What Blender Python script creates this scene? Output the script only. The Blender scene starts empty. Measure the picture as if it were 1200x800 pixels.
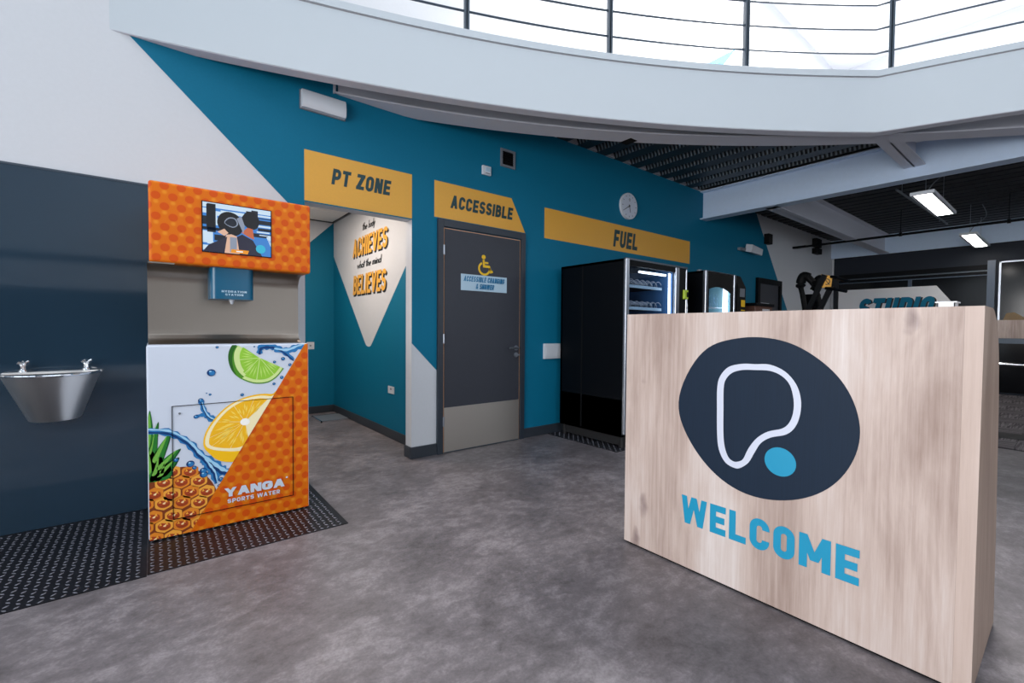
import bpy, bmesh, math, random
from mathutils import Vector, Matrix
random.seed(7)
C = bpy.context.scene.collection
SC = bpy.context.scene
PI = math.pi

# ------------------------------------------------------------------ camera
yaw, pitch, roll = 0.89901, 0.02718, 0.00779
F = Vector((math.cos(yaw)*math.cos(pitch), math.sin(yaw)*math.cos(pitch), -math.sin(pitch)))
R0 = Vector((math.sin(yaw), -math.cos(yaw), 0)); U0 = R0.cross(F)
RR = R0*math.cos(roll)+U0*math.sin(roll); UU = U0*math.cos(roll)-R0*math.sin(roll)
cd = bpy.data.cameras.new('camera'); cam = bpy.data.objects.new('camera', cd); C.objects.link(cam)
M4 = Matrix((RR, UU, -F)).transposed().to_4x4(); M4.translation = (0, 0, 1.2)
cam.matrix_world = M4
cd.sensor_width = 36; cd.lens = 15.882; cd.clip_start = 0.05
SC.camera = cam

# ------------------------------------------------------------------ world, exposure, area lights
SC.view_settings.view_transform = 'Standard'; SC.view_settings.look = 'None'
SC.view_settings.exposure = -0.5; SC.view_settings.gamma = 1.0; SC.view_settings.use_curve_mapping = False
w = bpy.data.worlds.new('sky'); SC.world = w; w.use_nodes = True
w.node_tree.nodes['Background'].inputs[0].default_value = (0.80, 0.90, 1.0, 1)
w.node_tree.nodes['Background'].inputs[1].default_value = 2.5

def area(name, loc, size, energy, color=(1, 1, 1), rot=(0, 0, 0)):
    l = bpy.data.lights.new(name, 'AREA'); l.shape = 'RECTANGLE'; l.size, l.size_y = size
    l.energy = energy; l.color = color
    o = bpy.data.objects.new(name, l); o.location = loc; o.rotation_euler = rot; C.objects.link(o); return o
area('upper_floor_fill', (8.5, 1.6, 7.2), (6, 2.5), 2500, (1, .985, .96))  # unseen fill added to blow out the upper walls
wl_ = area('desk_fill', (-4.0, -.3, 1.7), (4.2, 2.4), 212, (1, .97, .96), (PI/2, 0, -PI/2)); wl_.data.spread = math.radians(115)  # fill added at the left glazing to brighten the desk front
area('alcove_light', (1.1, 5.0, 2.66), (.55, 1.1), 52, (1, .86, .74))
area('gym_fill', (9.6, -2.6, 3.2), (3, 2), 90, (.95, .97, 1))  # unseen fill added to brighten the gym

# ------------------------------------------------------------------ materials
def s2l(c):
    return tuple(((v/255)/12.92 if v/255 <= .04045 else ((v/255+.055)/1.055)**2.4) for v in c)
def mat(name, rgb, rough=.5, metal=0., spec=.5, emit=None, coat=0., trans=0., alpha=1.):
    m = bpy.data.materials.new(name); m.use_nodes = True
    b = m.node_tree.nodes['Principled BSDF']; c = s2l(rgb)+(1,)
    b.inputs['Base Color'].default_value = c; b.inputs['Roughness'].default_value = rough
    b.inputs['Metallic'].default_value = metal; b.inputs['Specular IOR Level'].default_value = spec
    b.inputs['Coat Weight'].default_value = coat; b.inputs['Coat Roughness'].default_value = .05
    b.inputs['Transmission Weight'].default_value = trans; b.inputs['Alpha'].default_value = alpha
    if emit:
        b.inputs['Emission Color'].default_value = s2l(emit[0])+(1,); b.inputs['Emission Strength'].default_value = emit[1]
    return m
def nodes(m): return m.node_tree.nodes, m.node_tree.links, m.node_tree.nodes['Principled BSDF']
def vary(m, scale=(1, 1, 1), nscale=3., amount=.1, detail=6., bump=0., rough=.6, ramp=None, dist=0.):
    """multiplies the base colour by object-space noise, optional bump"""
    n, l, b = nodes(m); base = b.inputs['Base Color'].default_value[:]
    tc = n.new('ShaderNodeTexCoord'); mp = n.new('ShaderNodeMapping'); mp.inputs['Scale'].default_value = scale
    nz = n.new('ShaderNodeTexNoise'); nz.inputs['Scale'].default_value = nscale; nz.inputs['Detail'].default_value = detail
    nz.inputs['Roughness'].default_value = rough; nz.inputs['Distortion'].default_value = dist
    l.new(tc.outputs['Object'], mp.inputs[0]); l.new(mp.outputs[0], nz.inputs['Vector'])
    cr = n.new('ShaderNodeValToRGB'); l.new(nz.outputs['Fac'], cr.inputs[0])
    lo, hi = 1-amount, 1+amount
    if ramp:
        cr.color_ramp.elements[0].position = ramp[0]; cr.color_ramp.elements[1].position = ramp[1]
    else:
        cr.color_ramp.elements[0].position = .3; cr.color_ramp.elements[1].position = .7
    cr.color_ramp.elements[0].color = tuple(min(1, v*lo) for v in base[:3])+(1,)
    cr.color_ramp.elements[1].color = tuple(min(1, v*hi) for v in base[:3])+(1,)
    l.new(cr.outputs[0], b.inputs['Base Color'])
    if bump:
        bp = n.new('ShaderNodeBump'); bp.inputs['Strength'].default_value = bump; bp.inputs['Distance'].default_value = .01
        l.new(nz.outputs['Fac'], bp.inputs['Height']); l.new(bp.outputs[0], b.inputs['Normal'])
    return m

M = {}
M['white_wall'] = vary(mat('white_wall', (204, 207, 212), .6), nscale=40, amount=.015, bump=.03)
M['teal'] = vary(mat('teal_paint', (0, 108, 140), .6, 0, .25), nscale=60, amount=.03, bump=.03)
M['white_paint'] = mat('white_paint', (222, 222, 224), .55)
M['fascia'] = mat('fascia_white', (194, 202, 208), .45)
M['grey_paint'] = mat('grey_paint', (150, 150, 156), .5)
M['channel'] = mat('channel_grey', (206, 208, 218), .5)
M['beam'] = vary(mat('beam_grey', (196, 216, 240), .4), nscale=20, amount=.02)
M['yellow'] = vary(mat('yellow_vinyl', (228, 168, 62), .4), nscale=60, amount=.02)
M['letter_dark'] = mat('letter_dark_teal', (20, 60, 66), .45)
M['black_ink'] = mat('black_ink', (22, 26, 30), .5)
M['skirt'] = mat('skirting_charcoal', (48, 54, 62), .4)
M['door'] = vary(mat('door_charcoal', (50, 53, 62), .45), nscale=30, amount=.04)
M['frame'] = mat('frame_slate', (44, 52, 62), .35)
M['lipping'] = mat('timber_lipping', (214, 160, 116), .5)
M['steel'] = mat('brushed_steel', (150, 140, 130), .36, 1.)
M['kick'] = mat('kick_steel', (206, 198, 188), .42, 1.)
M['chrome'] = mat('chrome', (225, 228, 232), .12, 1.)
M['basin'] = mat('basin_steel', (236, 232, 228), .33, 1.)
M['panel'] = mat('gloss_slate_glass', (36, 56, 72), .06, 0, .6, coat=.3)
M['trim'] = mat('trim_dark', (60, 72, 84), .3)
M['black'] = mat('black_paint', (5, 8, 13), .45, 0, .1)
M['black_matt'] = mat('black_matt', (9, 10, 12), .6, 0, .15)
M['rubber'] = mat('rubber_black', (20, 20, 22), .7)
M['galv'] = vary(mat('galvanised_sheet', (54, 62, 68), .45, .5), nscale=8, amount=.25)
M['plastic_white'] = mat('plastic_white', (208, 213, 220), .35)
M['plastic_grey'] = mat('plastic_grey', (112, 118, 126), .4)
M['lug_plate'] = mat('checker_plate_base', (34, 34, 40), .42, .6)
M['lug'] = mat('checker_plate_lug', (118, 118, 126), .34, .7)
M['navy'] = vary(mat('navy_ink', (20, 36, 54), .6, 0, .2), scale=(1, 40, .6), nscale=8, amount=.12, bump=.02)
M['logo_white'] = mat('logo_white', (196, 202, 218), .5)
M['cyan'] = mat('cyan_vinyl', (0, 138, 176), .5)
M['silver'] = mat('silver_trim', (170, 176, 186), .3, .9)
M['blue_gloss'] = mat('dispenser_blue', (0, 84, 116), .3, .0, .4, coat=.2)
M['glass_dark'] = mat('glass_dark', (8, 10, 14), .12, 0, .25)
M['far_wall'] = mat('far_wall_charcoal', (24, 31, 42), .5, 0, .2)
M['mullion'] = mat('mullion_blue_grey', (58, 76, 96), .35)
M['orange'] = mat('print_orange', (222, 104, 12), .28)
M['art_white'] = mat('print_white', (204, 212, 226), .3)
M['sticker'] = mat('sticker_pale_blue', (178, 205, 222), .4)
M['sticker_text'] = mat('sticker_teal_text', (0, 112, 160), .4)
M['sign_yellow'] = mat('symbol_yellow', (236, 190, 20), .4)
M['lime_card'] = mat('reader_lime', (178, 204, 60), .4)
M['ochre'] = mat('ochre_reflection', (112, 84, 34), .4)
M['tile_white'] = mat('ceiling_tile_white', (240, 234, 228), .7)
M['brown'] = mat('brown_case', (92, 60, 48), .5)
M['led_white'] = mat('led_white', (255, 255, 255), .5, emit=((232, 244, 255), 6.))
M['led_panel'] = mat('led_panel', (255, 255, 255), .5, emit=((255, 250, 245), 26.))
M['chiller_glow'] = mat('chiller_lining', (170, 215, 225), .4)
M['warm_panel'] = mat('alcove_panel', (255, 250, 240), .5, emit=((255, 236, 214), 4.))

def floor_mat():
    m = mat('cement_vinyl', (104, 100, 102), .42, 0, .45); n, l, b = nodes(m)
    tc = n.new('ShaderNodeTexCoord')
    def nz(sc, det, ro, di=0., stretch=(1, 1, 1)):
        mp = n.new('ShaderNodeMapping'); mp.inputs['Scale'].default_value = stretch; mp.inputs['Rotation'].default_value = (0, 0, .5)
        l.new(tc.outputs['Object'], mp.inputs[0])
        t = n.new('ShaderNodeTexNoise'); t.inputs['Scale'].default_value = sc; t.inputs['Detail'].default_value = det
        t.inputs['Roughness'].default_value = ro; t.inputs['Distortion'].default_value = di
        l.new(mp.outputs[0], t.inputs['Vector']); return t
    a = nz(2.3, 10, .66, .5); c2 = nz(12, 9, .74, .3, (1, 1.5, 1)); f = nz(90, 3, .6)
    mx = n.new('ShaderNodeMix'); mx.data_type = 'FLOAT'; mx.inputs[0].default_value = .45
    l.new(a.outputs['Fac'], mx.inputs[2]); l.new(c2.outputs['Fac'], mx.inputs[3])
    mx2 = n.new('ShaderNodeMix'); mx2.data_type = 'FLOAT'; mx2.inputs[0].default_value = .14
    l.new(mx.outputs[0], mx2.inputs[2]); l.new(f.outputs['Fac'], mx2.inputs[3])
    cr = n.new('ShaderNodeValToRGB'); e = cr.color_ramp.elements
    e[0].position = .33; e[0].color = s2l((64, 60, 61))+(1,); e[1].position = .66; e[1].color = s2l((156, 149, 152))+(1,)
    k = cr.color_ramp.elements.new(.5); k.color = s2l((108, 102, 105))+(1,)
    l.new(mx2.outputs[0], cr.inputs[0]); l.new(cr.outputs[0], b.inputs['Base Color'])
    bp = n.new('ShaderNodeBump'); bp.inputs['Strength'].default_value = .12; bp.inputs['Distance'].default_value = .004
    l.new(mx2.outputs[0], bp.inputs['Height']); l.new(bp.outputs[0], b.inputs['Normal'])
    return m
M['floor'] = floor_mat()

def oak_mat(name, a, b_, c_, seed=0., dark=1.):
    m = mat(name, (200, 180, 165), .5, 0, .35); n, l, b = nodes(m)
    tc = n.new('ShaderNodeTexCoord')
    def nz(scale, sc, det, ro, di):
        mp = n.new('ShaderNodeMapping'); mp.inputs['Scale'].default_value = scale; mp.inputs['Location'].default_value = (seed, seed*1.7, seed*.6)
        l.new(tc.outputs['Object'], mp.inputs[0])
        t = n.new('ShaderNodeTexNoise'); t.inputs['Scale'].default_value = sc; t.inputs['Detail'].default_value = det
        t.inputs['Roughness'].default_value = ro; t.inputs['Distortion'].default_value = di
        l.new(mp.outputs[0], t.inputs['Vector']); return t
    big = nz((1, 1, .22), 5.0, 5, .55, .6); grain = nz((1, 1, .035), 60, 6, .7, .3); board = nz((1, 1, .02), 3.2, 1, .3, 0.)
    cr = n.new('ShaderNodeValToRGB'); e = cr.color_ramp.elements
    e[0].position = .33; e[0].color = s2l(a)+(1,); e[1].position = .66; e[1].color = s2l(c_)+(1,)
    k = e.new(.5); k.color = s2l(b_)+(1,)
    m1 = n.new('ShaderNodeMix'); m1.data_type = 'FLOAT'; m1.inputs[0].default_value = .4
    l.new(big.outputs['Fac'], m1.inputs[2]); l.new(grain.outputs['Fac'], m1.inputs[3])
    m2 = n.new('ShaderNodeMix'); m2.data_type = 'FLOAT'; m2.inputs[0].default_value = .3
    l.new(m1.outputs[0], m2.inputs[2]); l.new(board.outputs['Fac'], m2.inputs[3])
    l.new(m2.outputs[0], cr.inputs[0])
    # knots: a few dark smudges stretched along the grain
    mp = n.new('ShaderNodeMapping'); mp.inputs['Scale'].default_value = (3.2, 3.2, 1.5); mp.inputs['Location'].default_value = (seed+.3, .45, .2)
    l.new(tc.outputs['Object'], mp.inputs[0])
    dn = n.new('ShaderNodeTexNoise'); dn.inputs['Scale'].default_value = 9; dn.inputs['Detail'].default_value = 4; l.new(tc.outputs['Object'], dn.inputs['Vector'])
    ad = n.new('ShaderNodeVectorMath'); ad.operation = 'MULTIPLY_ADD'; ad.inputs[1].default_value = (.22, .22, .22)
    l.new(dn.outputs['Color'], ad.inputs[0]); l.new(mp.outputs[0], ad.inputs[2])
    vo = n.new('ShaderNodeTexVoronoi'); vo.inputs['Scale'].default_value = 1.6; l.new(ad.outputs[0], vo.inputs['Vector'])
    kr = n.new('ShaderNodeValToRGB'); kr.color_ramp.elements[0].position = .03; kr.color_ramp.elements[0].color = (.40, .36, .40, 1)
    kr.color_ramp.elements[1].position = .17; kr.color_ramp.elements[1].color = (1, 1, 1, 1)
    l.new(vo.outputs['Distance'], kr.inputs[0])
    mu = n.new('ShaderNodeMix'); mu.data_type = 'RGBA'; mu.blend_type = 'MULTIPLY'; mu.inputs[0].default_value = .75
    l.new(cr.outputs[0], mu.inputs[6]); l.new(kr.outputs[0], mu.inputs[7]); l.new(mu.outputs[2], b.inputs['Base Color'])
    bp = n.new('ShaderNodeBump'); bp.inputs['Strength'].default_value = .08; bp.inputs['Distance'].default_value = .003
    l.new(grain.outputs['Fac'], bp.inputs['Height']); l.new(bp.outputs[0], b.inputs['Normal'])
    return m
M['oak'] = oak_mat('pale_oak', (140, 118, 108), (187, 169, 160), (212, 203, 199), .0)
M['oak_edge'] = oak_mat('pale_oak_edging', (168, 148, 137), (188, 169, 159), (200, 184, 176), 3.1)
M['oak_side'] = oak_mat('oak_end', (132, 110, 96), (160, 136, 120), (186, 164, 148), 7.3)

def dots_mat():
    """orange print: hexagonal rows of red-orange dots with paler little stars between them"""
    m = mat('print_orange_dots', (222, 104, 12), .42, 0, .25); n, l, b = nodes(m)
    tc = n.new('ShaderNodeTexCoord'); sp = n.new('ShaderNodeSeparateXYZ'); l.new(tc.outputs['Object'], sp.inputs[0])
    p, q = .076, .113
    def math_(op, a, bb=None, c=None):
        k = n.new('ShaderNodeMath'); k.operation = op
        for i, v in enumerate((a, bb, c)):
            if v is None: continue
            if isinstance(v, (int, float)): k.inputs[i].default_value = v
            else: l.new(v, k.inputs[i])
        return k.outputs[0]
    X, Z = sp.outputs[0], sp.outputs[2]
    def lattice(ox, oz):
        def one(ax, az):
            dx = math_('SUBTRACT', math_('MODULO', math_('ADD', X, ax+10*p+.5*p), p), .5*p)
            dz = math_('SUBTRACT', math_('MODULO', math_('ADD', Z, az+10*q+.5*q), q), .5*q)
            return math_('SQRT', math_('ADD', math_('MULTIPLY', dx, dx), math_('MULTIPLY', dz, dz)))
        return math_('MINIMUM', one(ox, oz), one(ox+p/2, oz+q/2))
    d = lattice(0, 0); s = lattice(0, .034)
    r1 = n.new('ShaderNodeValToRGB'); r1.color_ramp.elements[0].position = .0215; r1.color_ramp.elements[1].position = .0235
    r1.color_ramp.elements[0].color = (1, 1, 1, 1); r1.color_ramp.elements[1].color = (0, 0, 0, 1); l.new(d, r1.inputs[0])
    r2 = n.new('ShaderNodeValToRGB'); r2.color_ramp.elements[0].position = .005; r2.color_ramp.elements[1].position = .016
    r2.color_ramp.elements[0].color = (1, 1, 1, 1); r2.color_ramp.elements[1].color = (0, 0, 0, 1); l.new(s, r2.inputs[0])
    m1 = n.new('ShaderNodeMix'); m1.data_type = 'RGBA'; m1.inputs[6].default_value = s2l((212, 106, 4))+(1,); m1.inputs[7].default_value = s2l((222, 136, 30))+(1,)
    l.new(r2.outputs[0], m1.inputs[0])
    m2 = n.new('ShaderNodeMix'); m2.data_type = 'RGBA'; m2.inputs[7].default_value = s2l((204, 78, 8))+(1,)
    l.new(m1.outputs[2], m2.inputs[6]); l.new(r1.outputs[0], m2.inputs[0]); l.new(m2.outputs[2], b.inputs['Base Color'])
    return m
M['dots'] = dots_mat()

def carpet_mat(name, ax):
    m = mat(name, (96, 92, 94), .9, 0, .1); n, l, b = nodes(m)
    tc = n.new('ShaderNodeTexCoord'); mp = n.new('ShaderNodeMapping')
    mp.inputs['Scale'].default_value = (40, 2, 1) if ax else (2, 40, 1); l.new(tc.outputs['Object'], mp.inputs[0])
    t = n.new('ShaderNodeTexNoise'); t.inputs['Scale'].default_value = 1.; t.inputs['Detail'].default_value = 2; l.new(mp.outputs[0], t.inputs['Vector'])
    cr = n.new('ShaderNodeValToRGB'); cr.color_ramp.elements[0].position = .4; cr.color_ramp.elements[1].position = .6
    cr.color_ramp.elements[0].color = s2l((70, 66, 68))+(1,); cr.color_ramp.elements[1].color = s2l((120, 114, 116))+(1,)
    l.new(t.outputs['Fac'], cr.inputs[0]); l.new(cr.outputs[0], b.inputs['Base Color']); return m
M['carpet_a'] = carpet_mat('carpet_stripe_long', 0); M['carpet_b'] = carpet_mat('carpet_stripe_cross', 1)

def deck_mat():
    m = mat('galvanised_deck', (58, 66, 74), .4, .6); n, l, b = nodes(m)
    tc = n.new('ShaderNodeTexCoord'); mp = n.new('ShaderNodeMapping'); mp.inputs['Scale'].default_value = (1, 1, 1); l.new(tc.outputs['Object'], mp.inputs[0])
    wv = n.new('ShaderNodeTexWave'); wv.bands_direction = 'Y'; wv.inputs['Scale'].default_value = 6.5; wv.inputs['Distortion'].default_value = .3; l.new(mp.outputs[0], wv.inputs['Vector'])
    nz = n.new('ShaderNodeTexNoise'); nz.inputs['Scale'].default_value = 22; nz.inputs['Detail'].default_value = 5; l.new(mp.outputs[0], nz.inputs['Vector'])
    mx = n.new('ShaderNodeMix'); mx.data_type = 'FLOAT'; mx.inputs[0].default_value = .5; l.new(wv.outputs['Fac'], mx.inputs[2]); l.new(nz.outputs['Fac'], mx.inputs[3])
    cr = n.new('ShaderNodeValToRGB'); cr.color_ramp.elements[0].position = .35; cr.color_ramp.elements[1].position = .7
    cr.color_ramp.elements[0].color = s2l((26, 32, 38))+(1,); cr.color_ramp.elements[1].color = s2l((104, 116, 124))+(1,)
    l.new(mx.outputs[0], cr.inputs[0]); l.new(cr.outputs[0], b.inputs['Base Color'])
    bp = n.new('ShaderNodeBump'); bp.inputs['Strength'].default_value = .5; bp.inputs['Distance'].default_value = .01
    l.new(wv.outputs['Fac'], bp.inputs['Height']); l.new(bp.outputs[0], b.inputs['Normal']); return m
M['deck'] = deck_mat()
M['deck_gym'] = vary(mat('dark_deck', (44, 44, 48), .55, .4), nscale=14, amount=.35, bump=.3)

# ------------------------------------------------------------------ mesh helpers
class MB:
    def __init__(s): s.v = []; s.f = []; s.m = []; s.cur = 0
    def add(s, vs, fs):
        o = len(s.v); s.v += [tuple(v) for v in vs]
        for f in fs: s.f.append(tuple(i+o for i in f)); s.m.append(s.cur)
        return s
    def box(s, x0, x1, y0, y1, z0, z1):
        vs = [(x, y, z) for x in (x0, x1) for y in (y0, y1) for z in (z0, z1)]
        return s.add(vs, [(0, 1, 3, 2), (4, 6, 7, 5), (0, 4, 5, 1), (2, 3, 7, 6), (0, 2, 6, 4), (1, 5, 7, 3)])
    def bar(s, a, b, w, h=None, up=(0, 0, 1)):
        a, b = Vector(a), Vector(b); h = h or w; d = (b-a).normalized(); up = Vector(up)
        if abs(d.dot(up)) > .99: up = Vector((0, 1, 0))
        r = d.cross(up).normalized(); u = r.cross(d)
        vs = [p+r*i*w/2+u*j*h/2 for p in (a, b) for i, j in ((-1, -1), (1, -1), (1, 1), (-1, 1))]
        return s.add(vs, [(3, 2, 1, 0), (4, 5, 6, 7), (0, 1, 5, 4), (1, 2, 6, 5), (2, 3, 7, 6), (3, 0, 4, 7)])
    def tube(s, pts, r, n=10, closed=False):
        pts = [Vector(p) for p in pts]; rs = r if isinstance(r, (list, tuple)) else [r]*len(pts)
        o = len(s.v); ref = Vector((0, 0, 1)); L = len(pts); fs = []; vs = []
        for i, p in enumerate(pts):
            d = (pts[(i+1) % L if closed else min(i+1, L-1)]-pts[(i-1) % L if closed else max(i-1, 0)]).normalized()
            a = d.cross(ref)
            if a.length < .05: a = d.cross(Vector((0, 1, 0)))
            a.normalize(); b = d.cross(a)
            vs += [p+(a*math.cos(2*PI*k/n)+b*math.sin(2*PI*k/n))*rs[i] for k in range(n)]
        for i in range(L if closed else L-1):
            j = (i+1) % L
            for k in range(n): fs.append((i*n+k, i*n+(k+1) % n, j*n+(k+1) % n, j*n+k))
        if not closed: fs += [tuple(range(n))[::-1], tuple((L-1)*n+k for k in range(n))]
        return s.add(vs, fs)
    def cyl(s, a, b, r, n=20): return s.tube([a, b], r, n)
    def lathe(s, prof, c, n=32, a0=0., a1=2*PI, cap=False):
        full = abs(a1-a0-2*PI) < 1e-6; k = n if full else n+1; vs = []; fs = []
        for r, z in prof:
            vs += [(c[0]+r*math.cos(a0+(a1-a0)*i/n), c[1]+r*math.sin(a0+(a1-a0)*i/n), c[2]+z) for i in range(k)]
        for j in range(len(prof)-1):
            for i in range(n): fs.append((j*k+i, j*k+(i+1) % k, (j+1)*k+(i+1) % k, (j+1)*k+i))
        return s.add(vs, fs)
    def prism(s, poly, fr, to):
        """poly: 2-D points; fr, to: functions (u, v) -> 3-D for both ends"""
        n = len(poly); vs = [fr(u, v) for u, v in poly]+[to(u, v) for u, v in poly]
        return s.add(vs, [tuple(range(n))[::-1], tuple(range(n, 2*n))]+[(i, (i+1) % n, n+(i+1) % n, n+i) for i in range(n)])
    def flat(s, poly, fn, dvec=None):
        """one flat face; in lettering each stroke is raised a hair over the last so overlaps stay clean"""
        o = Vector(dvec)*len(s.f) if dvec else Vector((0, 0, 0))
        return s.add([tuple(Vector(fn(u, v))+o) for u, v in poly], [tuple(range(len(poly)))])
    def build(s, name, mats, parent=None, smooth=False, bevel=0., seg=2, loc=None):
        me = bpy.data.meshes.new(name); off = Vector((0, 0, 0))
        if parent is not None:
            p = parent
            while p is not None: off += p.location; p = p.parent
        elif loc is not None: off = Vector(loc)
        me.from_pydata([tuple(Vector(v)-off) for v in s.v], [], s.f)
        if not isinstance(mats, (list, tuple)): mats = [mats]
        for m in mats: me.materials.append(m)
        me.polygons.foreach_set('material_index', s.m)
        bm = bmesh.new(); bm.from_mesh(me); bmesh.ops.remove_doubles(bm, verts=bm.verts, dist=1e-6) if smooth else None
        bmesh.ops.recalc_face_normals(bm, faces=bm.faces); bm.to_mesh(me); bm.free()
        if smooth:
            for p in me.polygons: p.use_smooth = True
        o = bpy.data.objects.new(name, me); C.objects.link(o)
        if smooth: me.set_sharp_from_angle(angle=math.radians(40))
        if parent is not None: o.parent = parent
        elif loc is not None: o.location = loc
        if bevel:
            b = o.modifiers.new('bevel', 'BEVEL'); b.width = bevel; b.segments = seg; b.limit_method = 'ANGLE'
        return o
def tag(o, label=None, cat=None, group=None, kind=None):
    for k, v in (('label', label), ('category', cat), ('group', group), ('kind', kind)):
        if v: o[k] = v
    return o
def thing(name, label, cat, loc, group=None):
    o = bpy.data.objects.new(name, None); o.empty_display_size = .05; o.location = loc; C.objects.link(o)
    return tag(o, label, cat, group)
def structure(o): o['kind'] = 'structure'; return o
def box(name, x0, x1, y0, y1, z0, z1, m, parent=None, bevel=0., seg=2, loc=None):
    return MB().box(x0, x1, y0, y1, z0, z1).build(name, m, parent, bevel=bevel, seg=seg, loc=loc)
def smoothpts(pts, n=6, closed=True):
    out = []; L = len(pts)
    for i in range(L if closed else L-1):
        g = lambda k: pts[k % L] if closed else pts[max(0, min(L-1, k))]
        p0, p1, p2, p3 = g(i-1), g(i), g(i+1), g(i+2)
        for j in range(n):
            t = j/n
            out.append(tuple(.5*(2*b+(c-a)*t+(2*a-5*b+4*c-d)*t*t+(-a+3*b-3*c+d)*t**3) for a, b, c, d in zip(p0, p1, p2, p3)))
    if not closed: out.append(pts[-1])
    return out

# ------------------------------------------------------------------ lettering (every glyph is drawn here as strokes and slabs)
def stroke(pts, t, closed=False):
    raw = [Vector(p) for p in pts]; pts = [p for i, p in enumerate(raw) if i == 0 or (p-raw[i-1]).length > 1e-4]
    if closed and (pts[0]-pts[-1]).length < 1e-4: pts.pop()
    L = len(pts); lft, rgt = [], []
    for i, p in enumerate(pts):
        a = pts[(i-1) % L] if (closed or i) else None; b = pts[(i+1) % L] if (closed or i < L-1) else None
        d1 = (p-a).normalized() if a is not None else None; d2 = (b-p).normalized() if b is not None else None
        if d1 is None: d1 = d2
        if d2 is None: d2 = d1
        n1 = Vector((-d1.y, d1.x)); n2 = Vector((-d2.y, d2.x)); m = n1+n2
        m = n1 if m.length < 1e-4 else m.normalized(); k = min(1/max(m.dot(n1), .35), 2.)
        lft.append(p+m*t/2*k); rgt.append(p-m*t/2*k)
    out = []
    for i in range(L if closed else L-1):
        j = (i+1) % L; out.append([tuple(lft[i]), tuple(rgt[i]), tuple(rgt[j]), tuple(lft[j])])
    return out
def arc(cx, cy, rx, ry, a0, a1, n=7):
    return [(cx+rx*math.cos(math.radians(a0+(a1-a0)*i/n)), cy+ry*math.sin(math.radians(a0+(a1-a0)*i/n))) for i in range(n+1)]
def slab(xb0, xb1, xt0, xt1, y0=0., y1=1.): return [[(xb0, y0), (xb1, y0), (xt1, y1), (xt0, y1)]]
def glyph(ch, t, w):
    h = t/2; r = min(w*.42, .26); T, B, Lf, Rt = 1-h, h, h, w-h
    bx = lambda x0, x1, y0, y1: [[(x0, y0), (x1, y0), (x1, y1), (x0, y1)]]
    st = lambda y: bx(0, w, y-h, y+h)
    if ch == 'I': return bx(0, t, 0, 1), t
    if ch == ' ': return [], w*.45
    if ch == 'L': return bx(0, t, 0, 1)+bx(0, w*.92, 0, t), w*.92
    if ch == 'F': return bx(0, t, 0, 1)+bx(0, w*.92, 1-t, 1)+bx(0, w*.82, .5-h-.02, .5+h-.02), w*.9
    if ch == 'E': return bx(0, t, 0, 1)+bx(0, w*.92, 0, t)+bx(0, w*.92, 1-t, 1)+bx(0, w*.85, .5-h, .5+h), w*.92
    if ch == 'T': return bx(w/2-h, w/2+h, 0, 1)+bx(0, w, 1-t, 1), w
    if ch == 'H': return bx(0, t, 0, 1)+bx(w-t, w, 0, 1)+bx(0, w, .5-h, .5+h), w
    if ch == 'N': return bx(0, t, 0, 1)+bx(w-t, w, 0, 1)+slab(w-t*1.15, w, 0, t*1.15), w
    if ch == 'M':
        W = w*1.35; return bx(0, t, 0, 1)+bx(W-t, W, 0, 1)+slab(W/2-h, W/2+h, 0, t, .25, 1)+slab(W/2-h, W/2+h, W-t, W, .25, 1), W
    if ch == 'W':
        W = w*1.6; q = W/4; k = t*.95
        return slab(q-k/2, q+k/2, 0, k)+slab(q-k/2, q+k/2, W/2-k/2, W/2+k/2)+slab(3*q-k/2, 3*q+k/2, W/2-k/2, W/2+k/2)+slab(3*q-k/2, 3*q+k/2, W-k, W), W
    if ch == 'V': k = t*1.05; W = w*1.1; return slab(W/2-k/2, W/2+k/2, 0, k)+slab(W/2-k/2, W/2+k/2, W-k, W), W
    if ch == 'A':
        k = t*1.05; W = w*1.1; return slab(0, k, W/2-k/2, W/2+k/2)+slab(W-k, W, W/2-k/2, W/2+k/2)+bx(W*.2, W*.8, .2, .2+t*.9), W
    if ch == 'Y': k = t*1.05; W = w*1.08; return bx(W/2-h, W/2+h, 0, .48)+slab(W/2-h, W/2+h, 0, k, .42, 1)+slab(W/2-h, W/2+h, W-k, W, .42, 1), W
    if ch == 'Z': return bx(0, w, 0, t)+bx(0, w, 1-t, 1)+slab(0, t*1.3, w-t*1.3, w, t*.6, 1-t*.6), w
    O = arc(w-h-r+h*.0, T-r+h*.0, r, r, 0, 90)
    rr = min(max(r-h*.4, .06), (w-t)/2-.002)
    if ch == 'O':
        p = arc(Rt-rr, T-rr, rr, rr, 0, 90)+arc(Lf+rr, T-rr, rr, rr, 90, 180)+arc(Lf+rr, B+rr, rr, rr, 180, 270)+arc(Rt-rr, B+rr, rr, rr, 270, 360)
        return stroke(p, t, True), w
    if ch == 'C':
        p = [(Rt, .66)]+arc(Rt-rr, T-rr, rr, rr, 0, 90)+arc(Lf+rr, T-rr, rr, rr, 90, 180)+arc(Lf+rr, B+rr, rr, rr, 180, 270)+arc(Rt-rr, B+rr, rr, rr, 270, 360)+[(Rt, .34)]
        return stroke(p, t), w
    if ch == 'G':
        p = [(Rt, .68)]+arc(Rt-rr, T-rr, rr, rr, 0, 90)+arc(Lf+rr, T-rr, rr, rr, 90, 180)+arc(Lf+rr, B+rr, rr, rr, 180, 270)+arc(Rt-rr, B+rr, rr, rr, 270, 360)+[(Rt, .48), (w*.52, .48)]
        return stroke(p, t), w
    if ch == 'U':
        p = [(Lf, 1)]+arc(Lf+rr, B+rr, rr, rr, 180, 270)+arc(Rt-rr, B+rr, rr, rr, 270, 360)+[(Rt, 1)]
        return stroke(p, t), w
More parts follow.
